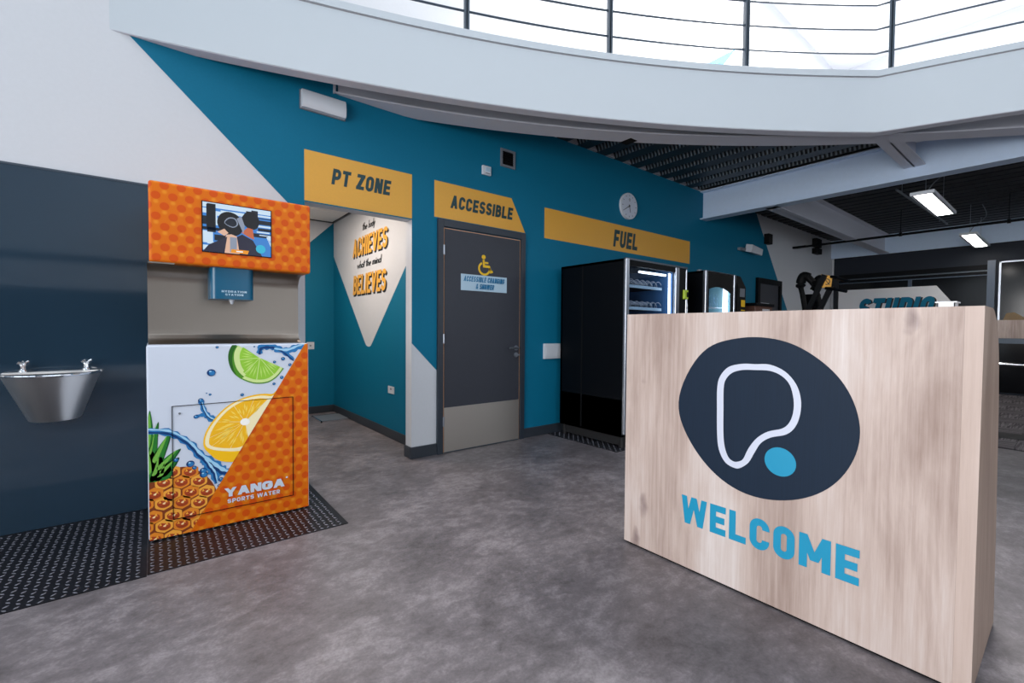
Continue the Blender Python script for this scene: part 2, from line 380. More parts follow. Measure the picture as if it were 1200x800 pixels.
    if ch == 'D':
        p = [(Lf, B)]+arc(Rt-rr, B+rr, rr, rr, 270, 360)+arc(Rt-rr, T-rr, rr, rr, 0, 90)+[(Lf, T)]
        return stroke(p, t, True), w
    q = min(.2, rr)
    if ch in 'PR':
        p = [(Lf, T)]+[(Rt-q, T)]+arc(Rt-q, T-q, q, q, 90, 0)+arc(Rt-q, .42+q, q, q, 0, -90)+[(Lf, .42)]
        g = bx(0, t, 0, 1)+stroke(p, t)
        if ch == 'R': g += slab(w-t*1.05, w, w*.45-h, w*.45+h, 0, .45)
        return g, w
    if ch == 'B':
        p = [(Lf, T)]+arc(Rt-q-.02, T-q, q, q, 90, 0)+arc(Rt-q-.02, .52+q, q, q, 0, -90)+[(Lf, .52)]
        p2 = [(Lf, .52)]+arc(Rt-q, .52-q, q, q, 90, 0)+arc(Rt-q, B+q, q, q, 0, -90)+[(Lf, B)]
        return bx(0, t, 0, 1)+stroke(p, t)+stroke(p2, t), w
    if ch == 'S':
        q = min((T-.5)/2, w/2-h); mid = .5
        p = [(Rt, T-q*.8)]+arc(Rt-q, T-q, q, q, 20, 90, 4)+arc(Lf+q, T-q, q, q, 90, 180, 5)+arc(Lf+q, mid+q, q, q, 180, 270, 5)+arc(Rt-q, mid-q, q, q, 90, 0, 5)+arc(Rt-q, B+q, q, q, 0, -90, 5)+arc(Lf+q, B+q, q, q, 270, 180, 5)
        return stroke(p, t), w
    if ch == '&':
        p = [(w, 0), (w*.2, .72), (w*.28, T), (w*.55, T), (w*.6, .75), (w*.15, .35), (w*.15, B+.04), (w*.5, B), (w, .42)]
        return stroke(p, t*.8), w
    # joined-up lower case
    X = .55
    bowl = lambda cx: stroke(arc(cx, X/2, .16, X/2-.04, 0, 360, 12)[:-1], t, True)
    if ch == 'a': return bowl(.17)+bx(.3, .3+t, 0, X), .4
    if ch == 'b': return bx(.0, t, 0, 1.05)+bowl(.2), .4
    if ch == 'd': return bowl(.17)+bx(.3, .3+t, 0, 1.05), .4
    if ch == 'o': return bowl(.17), .36
    if ch == 'e': return stroke([(.02, X/2), (.32, X/2)]+arc(.17, X/2, .15, X/2-.04, 10, 310, 10), t), .36
    if ch == 'h': return bx(0, t, 0, 1.05)+stroke([(.05, .35)]+arc(.17, X-.16, .13, .13, 150, 0, 5)+[(.30, 0)], t), .37
    if ch == 'n': return bx(0, t, 0, X)+stroke([(.05, .35)]+arc(.17, X-.16, .13, .13, 150, 0, 5)+[(.30, 0)], t), .37
    if ch == 'm': return bx(0, t, 0, X)+stroke([(.05, .35)]+arc(.15, X-.14, .11, .11, 150, 0, 5)+[(.26, 0)], t)+stroke([(.26, .35)]+arc(.37, X-.14, .11, .11, 150, 0, 5)+[(.48, 0)], t), .55
    if ch == 'i': return bx(0, t, 0, X)+bx(0, t, X+.12, X+.12+t), .13
    if ch == 't': return bx(.08, .08+t, 0, .95)+bx(-.04, .28, .6, .6+t), .25
    if ch == 'y': return stroke([(.04, X), (.17, .1)], t)+stroke([(.32, X), (.1, -.35)], t), .35
    if ch == 'w': return stroke([(.0, X), (.1, .04), (.22, X-.1), (.34, .04), (.46, X)], t), .5
    return [], w
def layout(s, t=.2, w=.56, gap=.09):
    out, x = [], 0.
    for ch in s:
        g, adv = glyph(ch, t, w)
        out += [[(x+u, v) for u, v in p] for p in g]; x += adv+gap
    return out, x-gap
def text(s, x0, x1, z0, z1, fn, t=.2, w=.56, gap=.09, shear=0., mb=None, dx=0., dz=0.):
    """fits the word between x0..x1 and z0..z1; fn maps (u, v) to 3-D"""
    polys, W = layout(s, t, w, gap); mb = mb or MB(); H = z1-z0; kx = (x1-x0)/W
    o = Vector(fn(0, 0)); nrm = (Vector(fn(0, 1))-o).cross(Vector(fn(1, 0))-o).normalized()
    if nrm.y > 0 or nrm.x > .5: nrm = -nrm
    for p in polys: mb.flat([(x0+u*kx+v*H*shear+dx, z0+v*H+dz) for u, v in p], fn, nrm*.00002)
    return mb
WY = 3.8
def onwall(d=.003): return lambda u, v: (u, WY-d, v)

# ------------------------------------------------------------------ plan curves of the balcony edge
def poly4(c): return lambda x: sum(k*x**(len(c)-1-i) for i, k in enumerate(c))
fasc_y = poly4([.00011, -.00399, -.02825, -.243, 3.76328])
FOLD = (5.245, 1.215)
def fascia_pts(n=40):
    a = [(-.19+(FOLD[0]+.19)*i/n, fasc_y(-.19+(FOLD[0]+.19)*i/n)) for i in range(n+1)]
    a[0] = (-.19, WY)
    return a+[(5.42, .82), (5.645, .335), (6.35, -1.2), (6.35, -6)]
FP = fascia_pts()
def offset_line(P, d):
    out = []
    for i, p in enumerate(P):
        a = Vector(P[max(i-1, 0)]); b = Vector(P[min(i+1, len(P)-1)]); p = Vector(p)
        d1 = (p-a).normalized() if (p-a).length else (b-p).normalized(); d2 = (b-p).normalized() if (b-p).length else d1
        n1 = Vector((-d1.y, d1.x)); n2 = Vector((-d2.y, d2.x)); m = (n1+n2).normalized()
        out.append(tuple(p+m*d/max(m.dot(n1), .4)))
    return out
def ribbon(mb, A, B, z0, z1):
    """solid strip between plan lines A and B from z0 to z1"""
    n = len(A); vs = [(x, y, z) for P in (A, B) for z in (z0, z1) for x, y in P]
    fs = []
    for i in range(n-1):
        a0, a1, b0, b1 = i, n+i, 2*n+i, 3*n+i
        fs += [(a0, a0+1, a1+1, a1), (b0, b1, b1+1, b0+1), (a0, b0, b0+1, a0+1), (a1, a1+1, b1+1, b1)]
    fs += [(0, n, 3*n, 2*n), (n-1, 3*n-1, 4*n-1, 2*n-1)]
    return mb.add(vs, fs)
def clampY(P): return [(x, min(y, WY)) for x, y in P]

# ================================================================== SETTING
ROOF = 7.4
structure(box('floor', -4.3, 13.1, -6.1, 6.8, -.1, 0, M['floor']))
# back wall with the alcove opening, and its upper storey
mb = MB()
mb.box(-4.2, .94, WY, WY+.12, 0, ROOF); mb.box(1.85, 13, WY, WY+.12, 0, ROOF); mb.box(.94, 1.85, WY, WY+.12, 2.185, ROOF)
wall_back = structure(mb.build('wall_back', M['white_wall']))
teal = [(-.11, 3.055), (.1, 3.4), (8.775, 3.4), (11.74, 0), (2.106, 0), (2.106, .805), (1.85, 1.065), (1.85, 2.185), (.94, 2.185), (.94, 2.036)]
MB().flat(teal, lambda u, v: (u, WY-.0012, v)).build('teal_paint', M['teal'], wall_back)
MB().flat([(6.3, 4.95), (7.3, 5.45), (7.9, 6.05), (6.95, 5.45)], lambda u, v: (u, WY-.0012, v)).build('teal_paint', M['teal'], wall_back)
mb = MB(); LX = -4.2; mb.box(LX-.1, LX, -6.1, 3.92, 0, .3); mb.box(LX-.1, LX, -6.1, 3.92, 6.6, ROOF); mb.box(LX-.1, LX, 3.6, 3.92, .3, 6.6); mb.box(LX-.1, LX, -6, -2.2, .3, 6.6)
for y in (-.9, .5, 1.9): mb.box(LX-.1, LX, y, y+.1, .3, 6.6)
for z in (2.4, 4.5): mb.box(LX-.08, LX-.02, -6, 3.6, z, z+.08)
structure(mb.build('wall_left', M['mullion']))
far = structure(box('wall_far', 12.95, 13.05, -6, WY, 0, ROOF, M['white_wall']))
# unseen front behind the camera, its window openings shaped for the light
mb = MB(); mb.box(LX, 13, -6.1, -6, 0, .3); mb.box(LX, 13, -6.1, -6, 6.6, ROOF); mb.box(LX, -3.9, -6.1, -6, .3, 6.6); mb.box(-2.7, 2.3, -6.1, -6, 2.0, 6.6); mb.box(3.3, 7.6, -6.1, -6, .3, 6.6); mb.box(7.6, 12.0, -6.1, -6, .3, .9); mb.box(7.6, 12.0, -6.1, -6, 2.9, 6.6); mb.box(12.0, 13, -6.1, -6, .3, 6.6); mb.box(9.75, 9.85, -6.1, -6, .9, 2.9)
structure(mb.build('wall_front', M['white_wall']))
structure(box('wall_front_lower', -2.7, .6, -6.1, -6, .3, 2.0, M['far_wall']))  # unseen; made dark so the slate panel reflects darker low down
structure(box('reflection_band', -2.7, 2.3, -6.0, -5.96, 2.6, 2.72, M['far_wall']))  # unseen dark band added for the slate panel to reflect
# roof with a big rooflight over the void
mb = MB(); mb.box(-4.2, 13, 1.6, WY, ROOF, ROOF+.1); mb.box(-4.2, 13, -6, -4.6, ROOF, ROOF+.1); mb.box(-4.2, -2.2, -4.6, 1.6, ROOF, ROOF+.1); mb.box(4.6, 13, -4.6, 1.6, ROOF, ROOF+.1)
for x in (-.3, 1.65, 3.2): mb.box(x, x+.08, -4.6, 1.6, ROOF, ROOF+.1)
structure(mb.build('ceiling', M['white_wall']))
# alcove
AX, AY, AZ = 2.03, 6.65, 2.704
structure(box('wall_alcove_right', AX, AX+.1, WY+.12, AY, 0, AZ, M['white_wall']))
structure(box('wall_alcove_back', -.3, AX+.1, AY, AY+.1, 0, AZ, M['white_wall']))
structure(box('wall_alcove_left', -.3, -.2, WY+.12, AY, 0, AZ, M['white_wall']))
ar = bpy.data.objects['wall_alcove_right']; ab = bpy.data.objects['wall_alcove_back']
tri = [(6.65, 2.215), (5.434, 1.018)]+[(5.40, .992), (5.36, .980), (5.322, .977), (5.284, .980), (5.25, .994), (5.214, 1.022)]+[(WY+.12, 2.18), (WY+.12, 0), (6.65, 0)]
MB().flat(tri, lambda u, v: (AX-.0012, u, v)).build('teal_paint', M['teal'], ar)
MB().flat([(AX, 2.69), (-.2, .49), (-.2, 0), (AX, 0)], lambda u, v: (u, AY-.0012, v)).build('teal_paint', M['teal'], ab)
alc = structure(box('ceiling_alcove', -.3, AX+.1, WY+.12, AY+.1, AZ, AZ+.1, M['grey_paint']))
ts = .6; x = AX
tile_me = None
for i in range(4):
    for j in range(5):
        x1 = AX-.03-i*ts; y1 = AY-.03-j*ts; x0 = max(x1-ts+.02, -.2); y0 = max(y1-ts+.02, WY+.13)
        if x1-x0 < .1 or y1-y0 < .1: continue
        if (i, j) == (1, 2): continue
        box('ceiling_tile', x0, x1, y0, y1, AZ-.012, AZ, M['tile_white'], alc)
x1 = AX-.03-ts; y1 = AY-.03-2*ts
box('light_panel', x1-ts+.02, x1, y1-ts+.02, y1, AZ-.014, AZ-.002, M['warm_panel'], alc)
mb = MB(); mb.box(AX-.022, AX, WY+.12, AY, AZ-.022, AZ); mb.box(-.2, AX, AY-.022, AY, AZ-.022, AZ)
structure(mb.build('trim_1', M['skirt']))
# baseboards
structure(box('baseboard_back', 3.18, 12.9, WY-.016, WY, 0, .105, M['skirt'], bevel=.003))
mb = MB(); mb.box(1.836, 2.106, WY-.016, WY, 0, .108); mb.box(1.836, 1.85, WY, WY+.13, 0, .108)
structure(mb.build('baseboard_column', M['skirt'], bevel=.003))
mb = MB(); mb.box(AX-.016, AX, WY+.12, AY, 0, .1); mb.box(-.2, AX, AY-.016, AY, 0, .1)
structure(mb.build('baseboard_alcove', M['skirt'], bevel=.003))

# balcony: fascia with coping, soffit strip, channel below, slab, decking
inner = offset_line(FP, .10)
ZB = 3.045
mb = MB(); ribbon(mb, clampY(FP), clampY(inner), ZB, 3.535)
structure(mb.build('trim_balcony_fascia', M['fascia'], smooth=True))
lip = offset_line(FP, -.012)
mb = MB(); ribbon(mb, clampY(lip), clampY(inner), 3.545, 3.60)
structure(mb.build('trim_balcony_coping', M['fascia'], smooth=True))
A = offset_line(FP, .004)
mb = MB(); ribbon(mb, clampY(A), clampY(inner), 3.535, 3.545); structure(mb.build('trim_balcony_joint', M['grey_paint']))
# soffit strip under the fascia (painted grey, like the steel)
mb = MB(); ribbon(mb, clampY(offset_line(FP, .006)), clampY(inner), ZB-.004, ZB); structure(mb.build('trim_balcony_soffit', M['channel'], smooth=True))
# curved steel channel
fr_y = poly4([-.00049, .00211, -.06706, -.11868, 4.00928]); bk_y = poly4([-.00119, .01315, -.12748, .03089, 4.10628])
XS = [1.16+i*(5.9-1.16)/36 for i in range(37)]
fl_a = [(x, min(fr_y(x), WY)) for x in XS]+[(6.28, .37), (6.75, -.35)]
fl_b0 = offset_line(fl_a, .24)
fl_b = [(x, min(bk_y(max(x, 1.0)), WY) if x < 6.0 else y) for x, y in fl_b0]
fl_b[-3:] = [(6.10, .86), (6.53, .38), (7.0, -.3)]
mb = MB(); ribbon(mb, fl_a, clampY(fl_b), 3.088, 3.102)
web_a = [((a[0]*.45+b[0]*.55), min(WY, a[1]*.45+b[1]*.55)) for a, b in zip(fl_a, fl_b)]
web_b = [(x+.012, min(WY, y+.01)) for x, y in web_a]
ribbon(mb, web_a, web_b, 3.10, 3.41)
cb = mb.build('beam_curved', M['channel'], smooth=True); structure(cb)
mb = MB(); mb.box(1.158, 1.172, fr_y(1.16)-.01, WY, 3.088, 3.19); structure(mb.build('trim_beam_end', M['channel']))
mb = MB(); mb.box(3.70, 3.80, 2.80, 2.93, 3.084, 3.089); mb.build('bolt_slot', M['black_matt'], cb)
# upper floor slab
slab_pts = offset_line(FP, .06)
mb = MB(); pl = [(min(x, 12.95), min(y, WY)) for x, y in slab_pts]+[(12.95, -6), (12.95, WY)]
mb.prism(pl, lambda u, v: (u, v, 3.47), lambda u, v: (u, v, 3.53)); structure(mb.build('floor_upper', M['grey_paint']))
# corrugated decking: ribs run along Y, cut back to the curve
def deck(name, xa, xb, ystart, yend, m, zlow=3.40, pitch=.3385, phase=3.914, rise=.10):
    prof = [(0., zlow+rise), (.075, zlow+rise), (.12, zlow), (.2935, zlow), (.3385, zlow+rise)]
    pts = []; k0 = math.floor((xa-phase)/pitch)-1
    for k in range(k0, int((xb-phase)/pitch)+2):
        for u, z in prof[:-1]:
            xx = phase-.04+k*pitch+u
            if xa <= xx <= xb: pts.append((xx, z))
    mb = MB(); vs = []
    for xx, z in pts:
        y0 = ystart(xx); vs += [(xx, y0, z), (xx, yend, z)]
    mb.add(vs, [(2*i, 2*i+2, 2*i+3, 2*i+1) for i in range(len(pts)-1)])
    for i in range(len(pts)-1):
        za, zb_ = pts[i][1], pts[i+1][1]
        mb.m[i] = 1 if abs(za-zb_) > 1e-4 else (0 if za < zlow+.01 else 2)  # shade put into the colours: troughs black, webs paler as if lit
    return mb.build(name, m)
def edge_y(x):
    if x < FOLD[0]: return min(fasc_y(x)+.11, WY-.01)
    return 1.3
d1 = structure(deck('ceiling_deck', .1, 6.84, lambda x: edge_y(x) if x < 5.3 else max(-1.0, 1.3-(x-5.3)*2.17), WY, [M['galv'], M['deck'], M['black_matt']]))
d2 = structure(deck('ceiling_gym', 6.96, 12.95, lambda x: -6., WY, [M['deck_gym'], M['deck_gym'], M['black_matt']], zlow=3.38, pitch=.25, rise=.05))
for k in range(0, 9):
    xx = 3.914+k*.3385
    MB().prism([(-.075, 3.402), (.075, 3.402), (.035, 3.458), (-.035, 3.458)], lambda u, v: (xx+u, WY-.03, v), lambda u, v: (xx+u, WY-.004, v)).build('rib_closure', M['grey_paint'], d1)
# main beam, cross beam, stub
def ibeam(name, axis, a, b, c, z0, z1, w, m, tf=.016, tw=.014):
    mb = MB()
    if axis == 'Y':
        mb.box(c-w/2, c+w/2, a, b, z0, z0+tf); mb.box(c-w/2, c+w/2, a, b, z1-tf, z1); mb.box(c-tw/2, c+tw/2, a, b, z0, z1)
    else:
        mb.box(a, b, c-w/2, c+w/2, z0, z0+tf); mb.box(a, b, c-w/2, c+w/2, z1-tf, z1); mb.box(a, b, c-tw/2, c+tw/2, z0, z1)
    return structure(mb.build(name, m))
ibeam('beam_main', 'Y', -1.1, WY, 6.90, 2.96, 3.40, .20, M['beam'])
ibeam('beam_cross', 'X', 6.91, 12.95, 2.785, 2.96, 3.37, .18, M['channel'])
ibeam('beam_stub', 'X', 5.72, 6.89, 1.24, 3.105, 3.39, .19, M['channel'])
# far end: bulkhead, dark partition, glazing
structure(box('beam_bulkhead', 12.86, 12.95, -6, WY, 2.955, 3.40, M['beam']))
fp = structure(box('wall_studio', 12.90, 12.95, -6, 3.745, 0, 2.955, M['far_wall']))
XF = 12.90
w1 = thing('window_1', None, None, (XF, 2.4, 1.4)); w1['kind'] = 'structure'
box('glass', XF-.012, XF-.002, 1.17, 3.70, 1.0, 2.335, M['glass_dark'], w1)
box('blind_slot', XF-.02, XF-.001, 1.17, 3.70, 2.35, 2.545, M['black'], w1)
box('blind_rail', XF-.035, XF-.02, 1.17, 3.70, 2.415, 2.44, M['trim'], w1)
mb = MB(); mb.box(XF-.05, XF, 1.06, 1.17, 0, 2.62); mb.box(XF-.04, XF, 1.17, 3.72, 2.335, 2.352); mb.box(XF-.05, XF, 2.30, 2.36, 0, 2.35)
mb.build('frame', M['mullion'], w1)
w2 = thing('window_2', None, None, (XF, -.2, 1.4)); w2['kind'] = 'structure'
box('glass', XF-.012, XF-.002, -1.5, .99, .05, 2.56, M['glass_dark'], w2)
mb = MB(); mb.box(XF-.05, XF, .985, 1.012, 0, 2.585); mb.box(XF-.05, XF, -1.5, 1.012, 2.56, 2.585)
mb.build('frame', M['silver'], w2)
box('timber_band', XF-.09, XF-.013, -1.5, 1.03, 1.10, 1.45, M['oak'], w2)
box('blue_band', XF-.08, XF-.013, -1.5, 1.0, 1.0, 1.10, M['mullion'], w2)
MB().cyl((XF-.08, -1.5, .60), (XF-.08, 1.0, .60), .04, 14).build('hand_rail', M['chrome'], w2, smooth=True)
MB().prism([(.60, 1.45), (.94, 1.45), (.90, 1.58), (.80, 1.60)], lambda u, v: (XF-.014, u, v), lambda u, v: (XF-.013, u, v)).build('yellow_reflection', M['ochre'], w2)  # dim gold reflection in the glass, painted as a flat shape
# gym carpet: tiles turned quarter by quarter, and a flat dark strip across them
cf = structure(box('floor_carpet', 6.9, 12.9, -3.0, 3.7, 0, .004, M['rubber']))
mea = None; meb = None
for i in range(12):
    for j in range(4):
        x0 = 6.92+i*.5; y0 = -.6+j*.5
        if i == 0: pass
        if (i+j) % 2: 
            if mea is None:
                o = box('carpet_tile', 0, .494, 0, .494, 0, .006, M['carpet_a']); mea = o.data
            else: o = bpy.data.objects.new('carpet_tile', mea); C.objects.link(o)
        else:
            if meb is None:
                o = box('carpet_tile', 0, .494, 0, .494, 0, .006, M['carpet_b']); meb = o.data
            else: o = bpy.data.objects.new('carpet_tile', meb); C.objects.link(o)
        o.parent = cf; o.location = (x0, y0, .003)
structure(box('trim_strip', 7.55, 7.95, -.9, 2.0, .004, .013, M['rubber']))
# glossy slate wall panel with its top trim
structure(box('panel_slate', -2.2, .25, WY-.014, WY-.001, .004, 2.108, M['panel']))
structure(box('trim_2', -2.2, .25, WY-.017, WY-.001, 2.108, 2.12, M['trim']))

# ================================================================== OBJECTS
# ---- checker plates on the floor
def checker(name, x0, x1, y0, y1, label, pitch=.036):
    r = thing(name, label, 'floor plate', ((x0+x1)/2, y0, 0))
    box('plate', x0, x1, y0, y1, 0, .004, M['lug_plate'], r)
    mb = MB(); nx = int((x1-x0)/pitch); ny = int((y1-y0)/pitch)
    for i in range(nx):
        for j in range(ny):
            cx = x0+(i+.5)*pitch; cy = y0+(j+.5)*pitch; a = PI/4 if (i+j) % 2 else -PI/4
            c, s = math.cos(a), math.sin(a); Lh, Wh = .0128, .0042
            pts = [(-Lh, 0), (-Lh*.4, -Wh), (Lh*.4, -Wh), (Lh, 0), (Lh*.4, Wh), (-Lh*.4, Wh)]
            vs = [(cx+u*c-v*s, cy+u*s+v*c, .004) for u, v in pts]+[(cx+(u*c-v*s)*.7, cy+(u*s+v*c)*.7, .0062) for u, v in pts]
            mb.add(vs, [tuple(range(6, 12))]+[(k, (k+1) % 6, 6+(k+1) % 6, 6+k) for k in range(6)])
    o = mb.build('lugs', M['lug'], r); o['kind'] = 'stuff'
    return r
checker('checker_plate', -1.6, -.036, 2.757, 3.78, 'black checker plate on the floor under the drinking basin')
checker('checker_plate', -.033, .927, 2.768, 3.78, 'black checker plate under the orange water station')
checker('checker_plate', 3.545, 5.0, 2.80, 3.78, 'black checker plate under the large black vending machine')

# ---- water station
KY = 3.172
k = thing('water_station', 'tall orange water station with screen, steel recess and fruit print', 'water dispenser', (.4, 3.5, 0))
low = box('cabinet', -.03, .805, KY, 3.78, .012, 1.097, M['art_white'], k, bevel=.012, seg=3)
box('plinth', -.01, .79, KY+.03, 3.77, .0064, .012, M['black'], k)
hood = box('hood', -.012, .82, KY, 3.78, 1.555, 2.0, M['dots'], k, bevel=.014, seg=3)
# steel recess swept from bottom to top
pf = [(3.30, 1.098), (3.33, 1.102), (3.365, 1.115), (3.39, 1.145), (3.40, 1.19), (3.40, 1.46), (3.39, 1.50), (3.365, 1.53), (3.32, 1.548), (3.26, 1.553)]
pf = smoothpts(pf, 3, False); n = len(pf); mb = MB()
prof = pf+[(y+.012 if i < n else y, z) for i, (y, z) in enumerate(pf[::-1])]
mb.add([(-.022, y, z) for y, z in pf]+[(.795, y, z) for y, z in pf], [(i, i+1, n+i+1, n+i) for i in range(n-1)])
mb.add([(-.022, y, z) for y, z in pf]+[(-.022, 3.43, 1.553), (-.022, 3.43, 1.098)], [tuple(range(n+2))])
mb.add([(.795, y, z) for y, z in pf]+[(.795, 3.43, 1.553), (.795, 3.43, 1.098)], [tuple(range(n+2))])
mb.build('steel_recess', M['steel'], k, smooth=True)
box('recess_case', -.02, .793, 3.405, 3.78, 1.097, 1.555, M['steel'], k)
box('hood_rail', -.016, .10, KY+.004, KY+.03, 1.548, 1.556, M['steel'], k)
# spout housing
rp = [(x, y) for cx_, cy_, a_ in ((.462, 3.237, 270), (.462, 3.37, 0), (.304, 3.37, 90), (.304, 3.237, 180)) for x, y in arc(cx_, cy_, .034, .034, a_, a_+90, 6)]
sp = MB().prism(rp, lambda u, v: (u, v, 1.368), lambda u, v: (u, v, 1.5565)).build('spout_housing', M['blue_gloss'], k, smooth=True)
MB().lathe([(0, -.03), (.007, -.028), (.016, 0), (0, 0)], (.385, 3.27, 1.37), 14).build('nozzle', M['plastic_white'], sp, smooth=True)
kf = lambda d: (lambda u, v: (u, KY-d, v))
dmb = text('HYDRATION', .325, .455, 1.408, 1.420, lambda u, v: (u, 3.2015, v), t=.18, gap=.14)
text('STATION', .343, .437, 1.389, 1.401, lambda u, v: (u, 3.2015, v), t=.18, gap=.14, mb=dmb)
dmb.build('lettering', M['sticker'], sp)
# screen
scr = box('screen', .227, .589, KY-.004, KY+.002, 1.634, 1.928, M['black'], k)
def emat(name, rgb, e=1.35): return mat(name, (4, 4, 4), .3, emit=(rgb, e))
E_ = {n: emat('screen_'+n, c) for n, c in dict(pale=(205, 226, 244), blue=(58, 128, 205), dark=(18, 26, 40), black=(12, 12, 16), skin=(222, 180, 156), pink=(240, 214, 200), rust=(196, 100, 62), navy=(36, 34, 56), cyan=(52, 180, 214), amber=(236, 150, 24), white=(245, 248, 252), grey=(140, 150, 170)).items()}
def scr_part(name, m, polys, d):
    for p in polys: MB().flat([(.232+u*.352, 1.639+v*.284) for u, v in p], kf(.0045+d)).build(name, E_[m], scr)
rc = lambda x0, x1, y0, y1: [(x0, y0), (x1, y0), (x1, y1), (x0, y1)]
ov = lambda cx, cy, rx, ry, n=20: [(cx+rx*math.cos(2*PI*i/n), cy+ry*math.sin(2*PI*i/n)) for i in range(n)]
random.seed(3)
scr_part('image', 'blue', [rc(0, 1, 0, 1)], 0)
scr_part('image', 'pale', [rc(.0, 1, .9, 1), rc(.25, .8, .8, .87), rc(0, .08, .78, .88), rc(0, .14, .18, .42), rc(.14, .3, .55, .84), rc(.72, 1, .84, .88), rc(.8, 1, .62, .66), rc(.78, .98, .5, .53), rc(0, .1, .03, .13)], .0002)
scr_part('image', 'dark', [rc(.06, .18, .4, .98), rc(0, .12, .55, .72), rc(.78, 1, .68, .82), rc(.72, 1, .40, .48), rc(.8, 1, .54, .6), rc(.0, .28, .44, .5), rc(.16, .4, .24, .36), rc(.62, .8, .7, .96)], .0004)
scr_part('image', 'blue', [rc(.2, .62, .70, .75), rc(.5, 1, .77, .80), rc(.74, 1, .12, .2), rc(.86, 1, .3, .36)], .0005)
scr_part('image', 'pale', [rc(.3, .7, .93, .96), rc(.82, 1, .44, .46), rc(.06, .22, .16, .2), [(.93, .42), (1, .46), (1, .22)]], .0005)
scr_part('image', 'black', [smoothpts([(.20, .60), (.24, .78), (.36, .86), (.50, .80), (.57, .62), (.54, .44), (.42, .36), (.28, .42)], 4), smoothpts([(.55, .72), (.62, .90), (.74, .92), (.82, .76), (.78, .58), (.66, .56)], 4), rc(.05, .17, .50, .96)], .0006)
scr_part('image', 'grey', [smoothpts([(.30, .62), (.36, .74), (.46, .74), (.50, .62), (.42, .54)], 3)], .00065)
scr_part('image', 'dark', [smoothpts([(.31, .62), (.37, .72), (.45, .72), (.48, .62), (.42, .56)], 3)], .0007)
scr_part('image', 'skin', [[(.24, .0), (.33, .38), (.4, .4), (.5, .36), (.6, .0)], [(.2, .42), (.3, .5), (.36, .42), (.3, .35)]], .0008)
scr_part('image', 'rust', [[(.55, .46), (.64, .58), (.72, .56), (.74, .34), (.66, .38)]], .001)
scr_part('image', 'navy', [[(.0, .0), (.08, .14), (.34, .34), (.3, .0)], [(.48, .36), (.56, .42), (.72, .32), (.86, .0), (.52, .0)]], .0010)
scr_part('image', 'grey', [[(.48, .74), (.55, .8), (.6, .6), (.58, .44)], rc(.38, .48, .02, .34)], .0012)
scr_part('image', 'amber', [[(.39, .02), (.40, .09), (.66, .09), (.64, .01)]], .0014)
scr_part('image', 'cyan', [ov(.84, .15, .075, .092, 24)], .0016)
scr_part('image', 'white', [rc(.47, .57, .04, .065)], .0016)
# printed front: layers of flat print
def art(name, m, polys, d, parent=k, each=False):
    """one layer of flat print; each=True makes every blot a piece of its own"""
    if each:
        for p in polys: MB().flat(p, kf(.0006+d)).build(name, m, parent)
        return
    mb = MB()
    for p in polys: mb.flat(p, kf(.0006+d), (0, -.000004, 0))
    return mb.build(name, m, parent)
def dx(z): return .150+(z-.0)*(.782-.150)/1.095      # the slanting edge of the orange field
def cut(poly, lo=.014, hi=1.092, xl=-.026, slant=True):
    def clip(P, inside, inter):
        out = []
        for i, b in enumerate(P):
            a = P[i-1]
            if inside(b):
                if not inside(a): out.append(inter(a, b))
                out.append(b)
            elif inside(a): out.append(inter(a, b))
        return out
    def half(P, f):
        return clip(P, lambda p: f(p) >= 0, lambda a, b: tuple(a[i]+(b[i]-a[i])*f(a)/(f(a)-f(b)) for i in (0, 1))) if P else P
    for f in [lambda p: p[1]-lo, lambda p: hi-p[1], lambda p: p[0]-xl]+([lambda p: dx(p[1])-p[0]] if slant else []): poly = half(poly, f)
    return poly
am = lambda n, c, r=.42: mat('print_'+n, c, r, 0, .25)
art('print_field', M['dots'], [[(dx(.013), .013), (.80, .013), (.80, 1.094), (dx(1.094), 1.094)]], .0)
P = {n: am(n, c) for n, c in dict(lime_rind=(78, 142, 36), lime_dark=(40, 96, 30), lime_pith=(206, 226, 150), lime_flesh=(146, 200, 60), lime_light=(186, 220, 112), lemon_rind=(246, 190, 24), lemon_pith=(248, 234, 190), lemon_flesh=(244, 184, 32), lemon_light=(250, 214, 96), white=(250, 248, 240), pine=(222, 132, 40), pine_hi=(236, 164, 62), pine_red=(168, 66, 32), pine_dark=(126, 58, 28), pine_tip=(246, 214, 160), leaf=(40, 118, 44), leaf_dark=(18, 70, 36), leaf_light=(112, 176, 70), water=(44, 118, 178), water_dark=(16, 58, 112), water_light=(160, 206, 234)).items()}
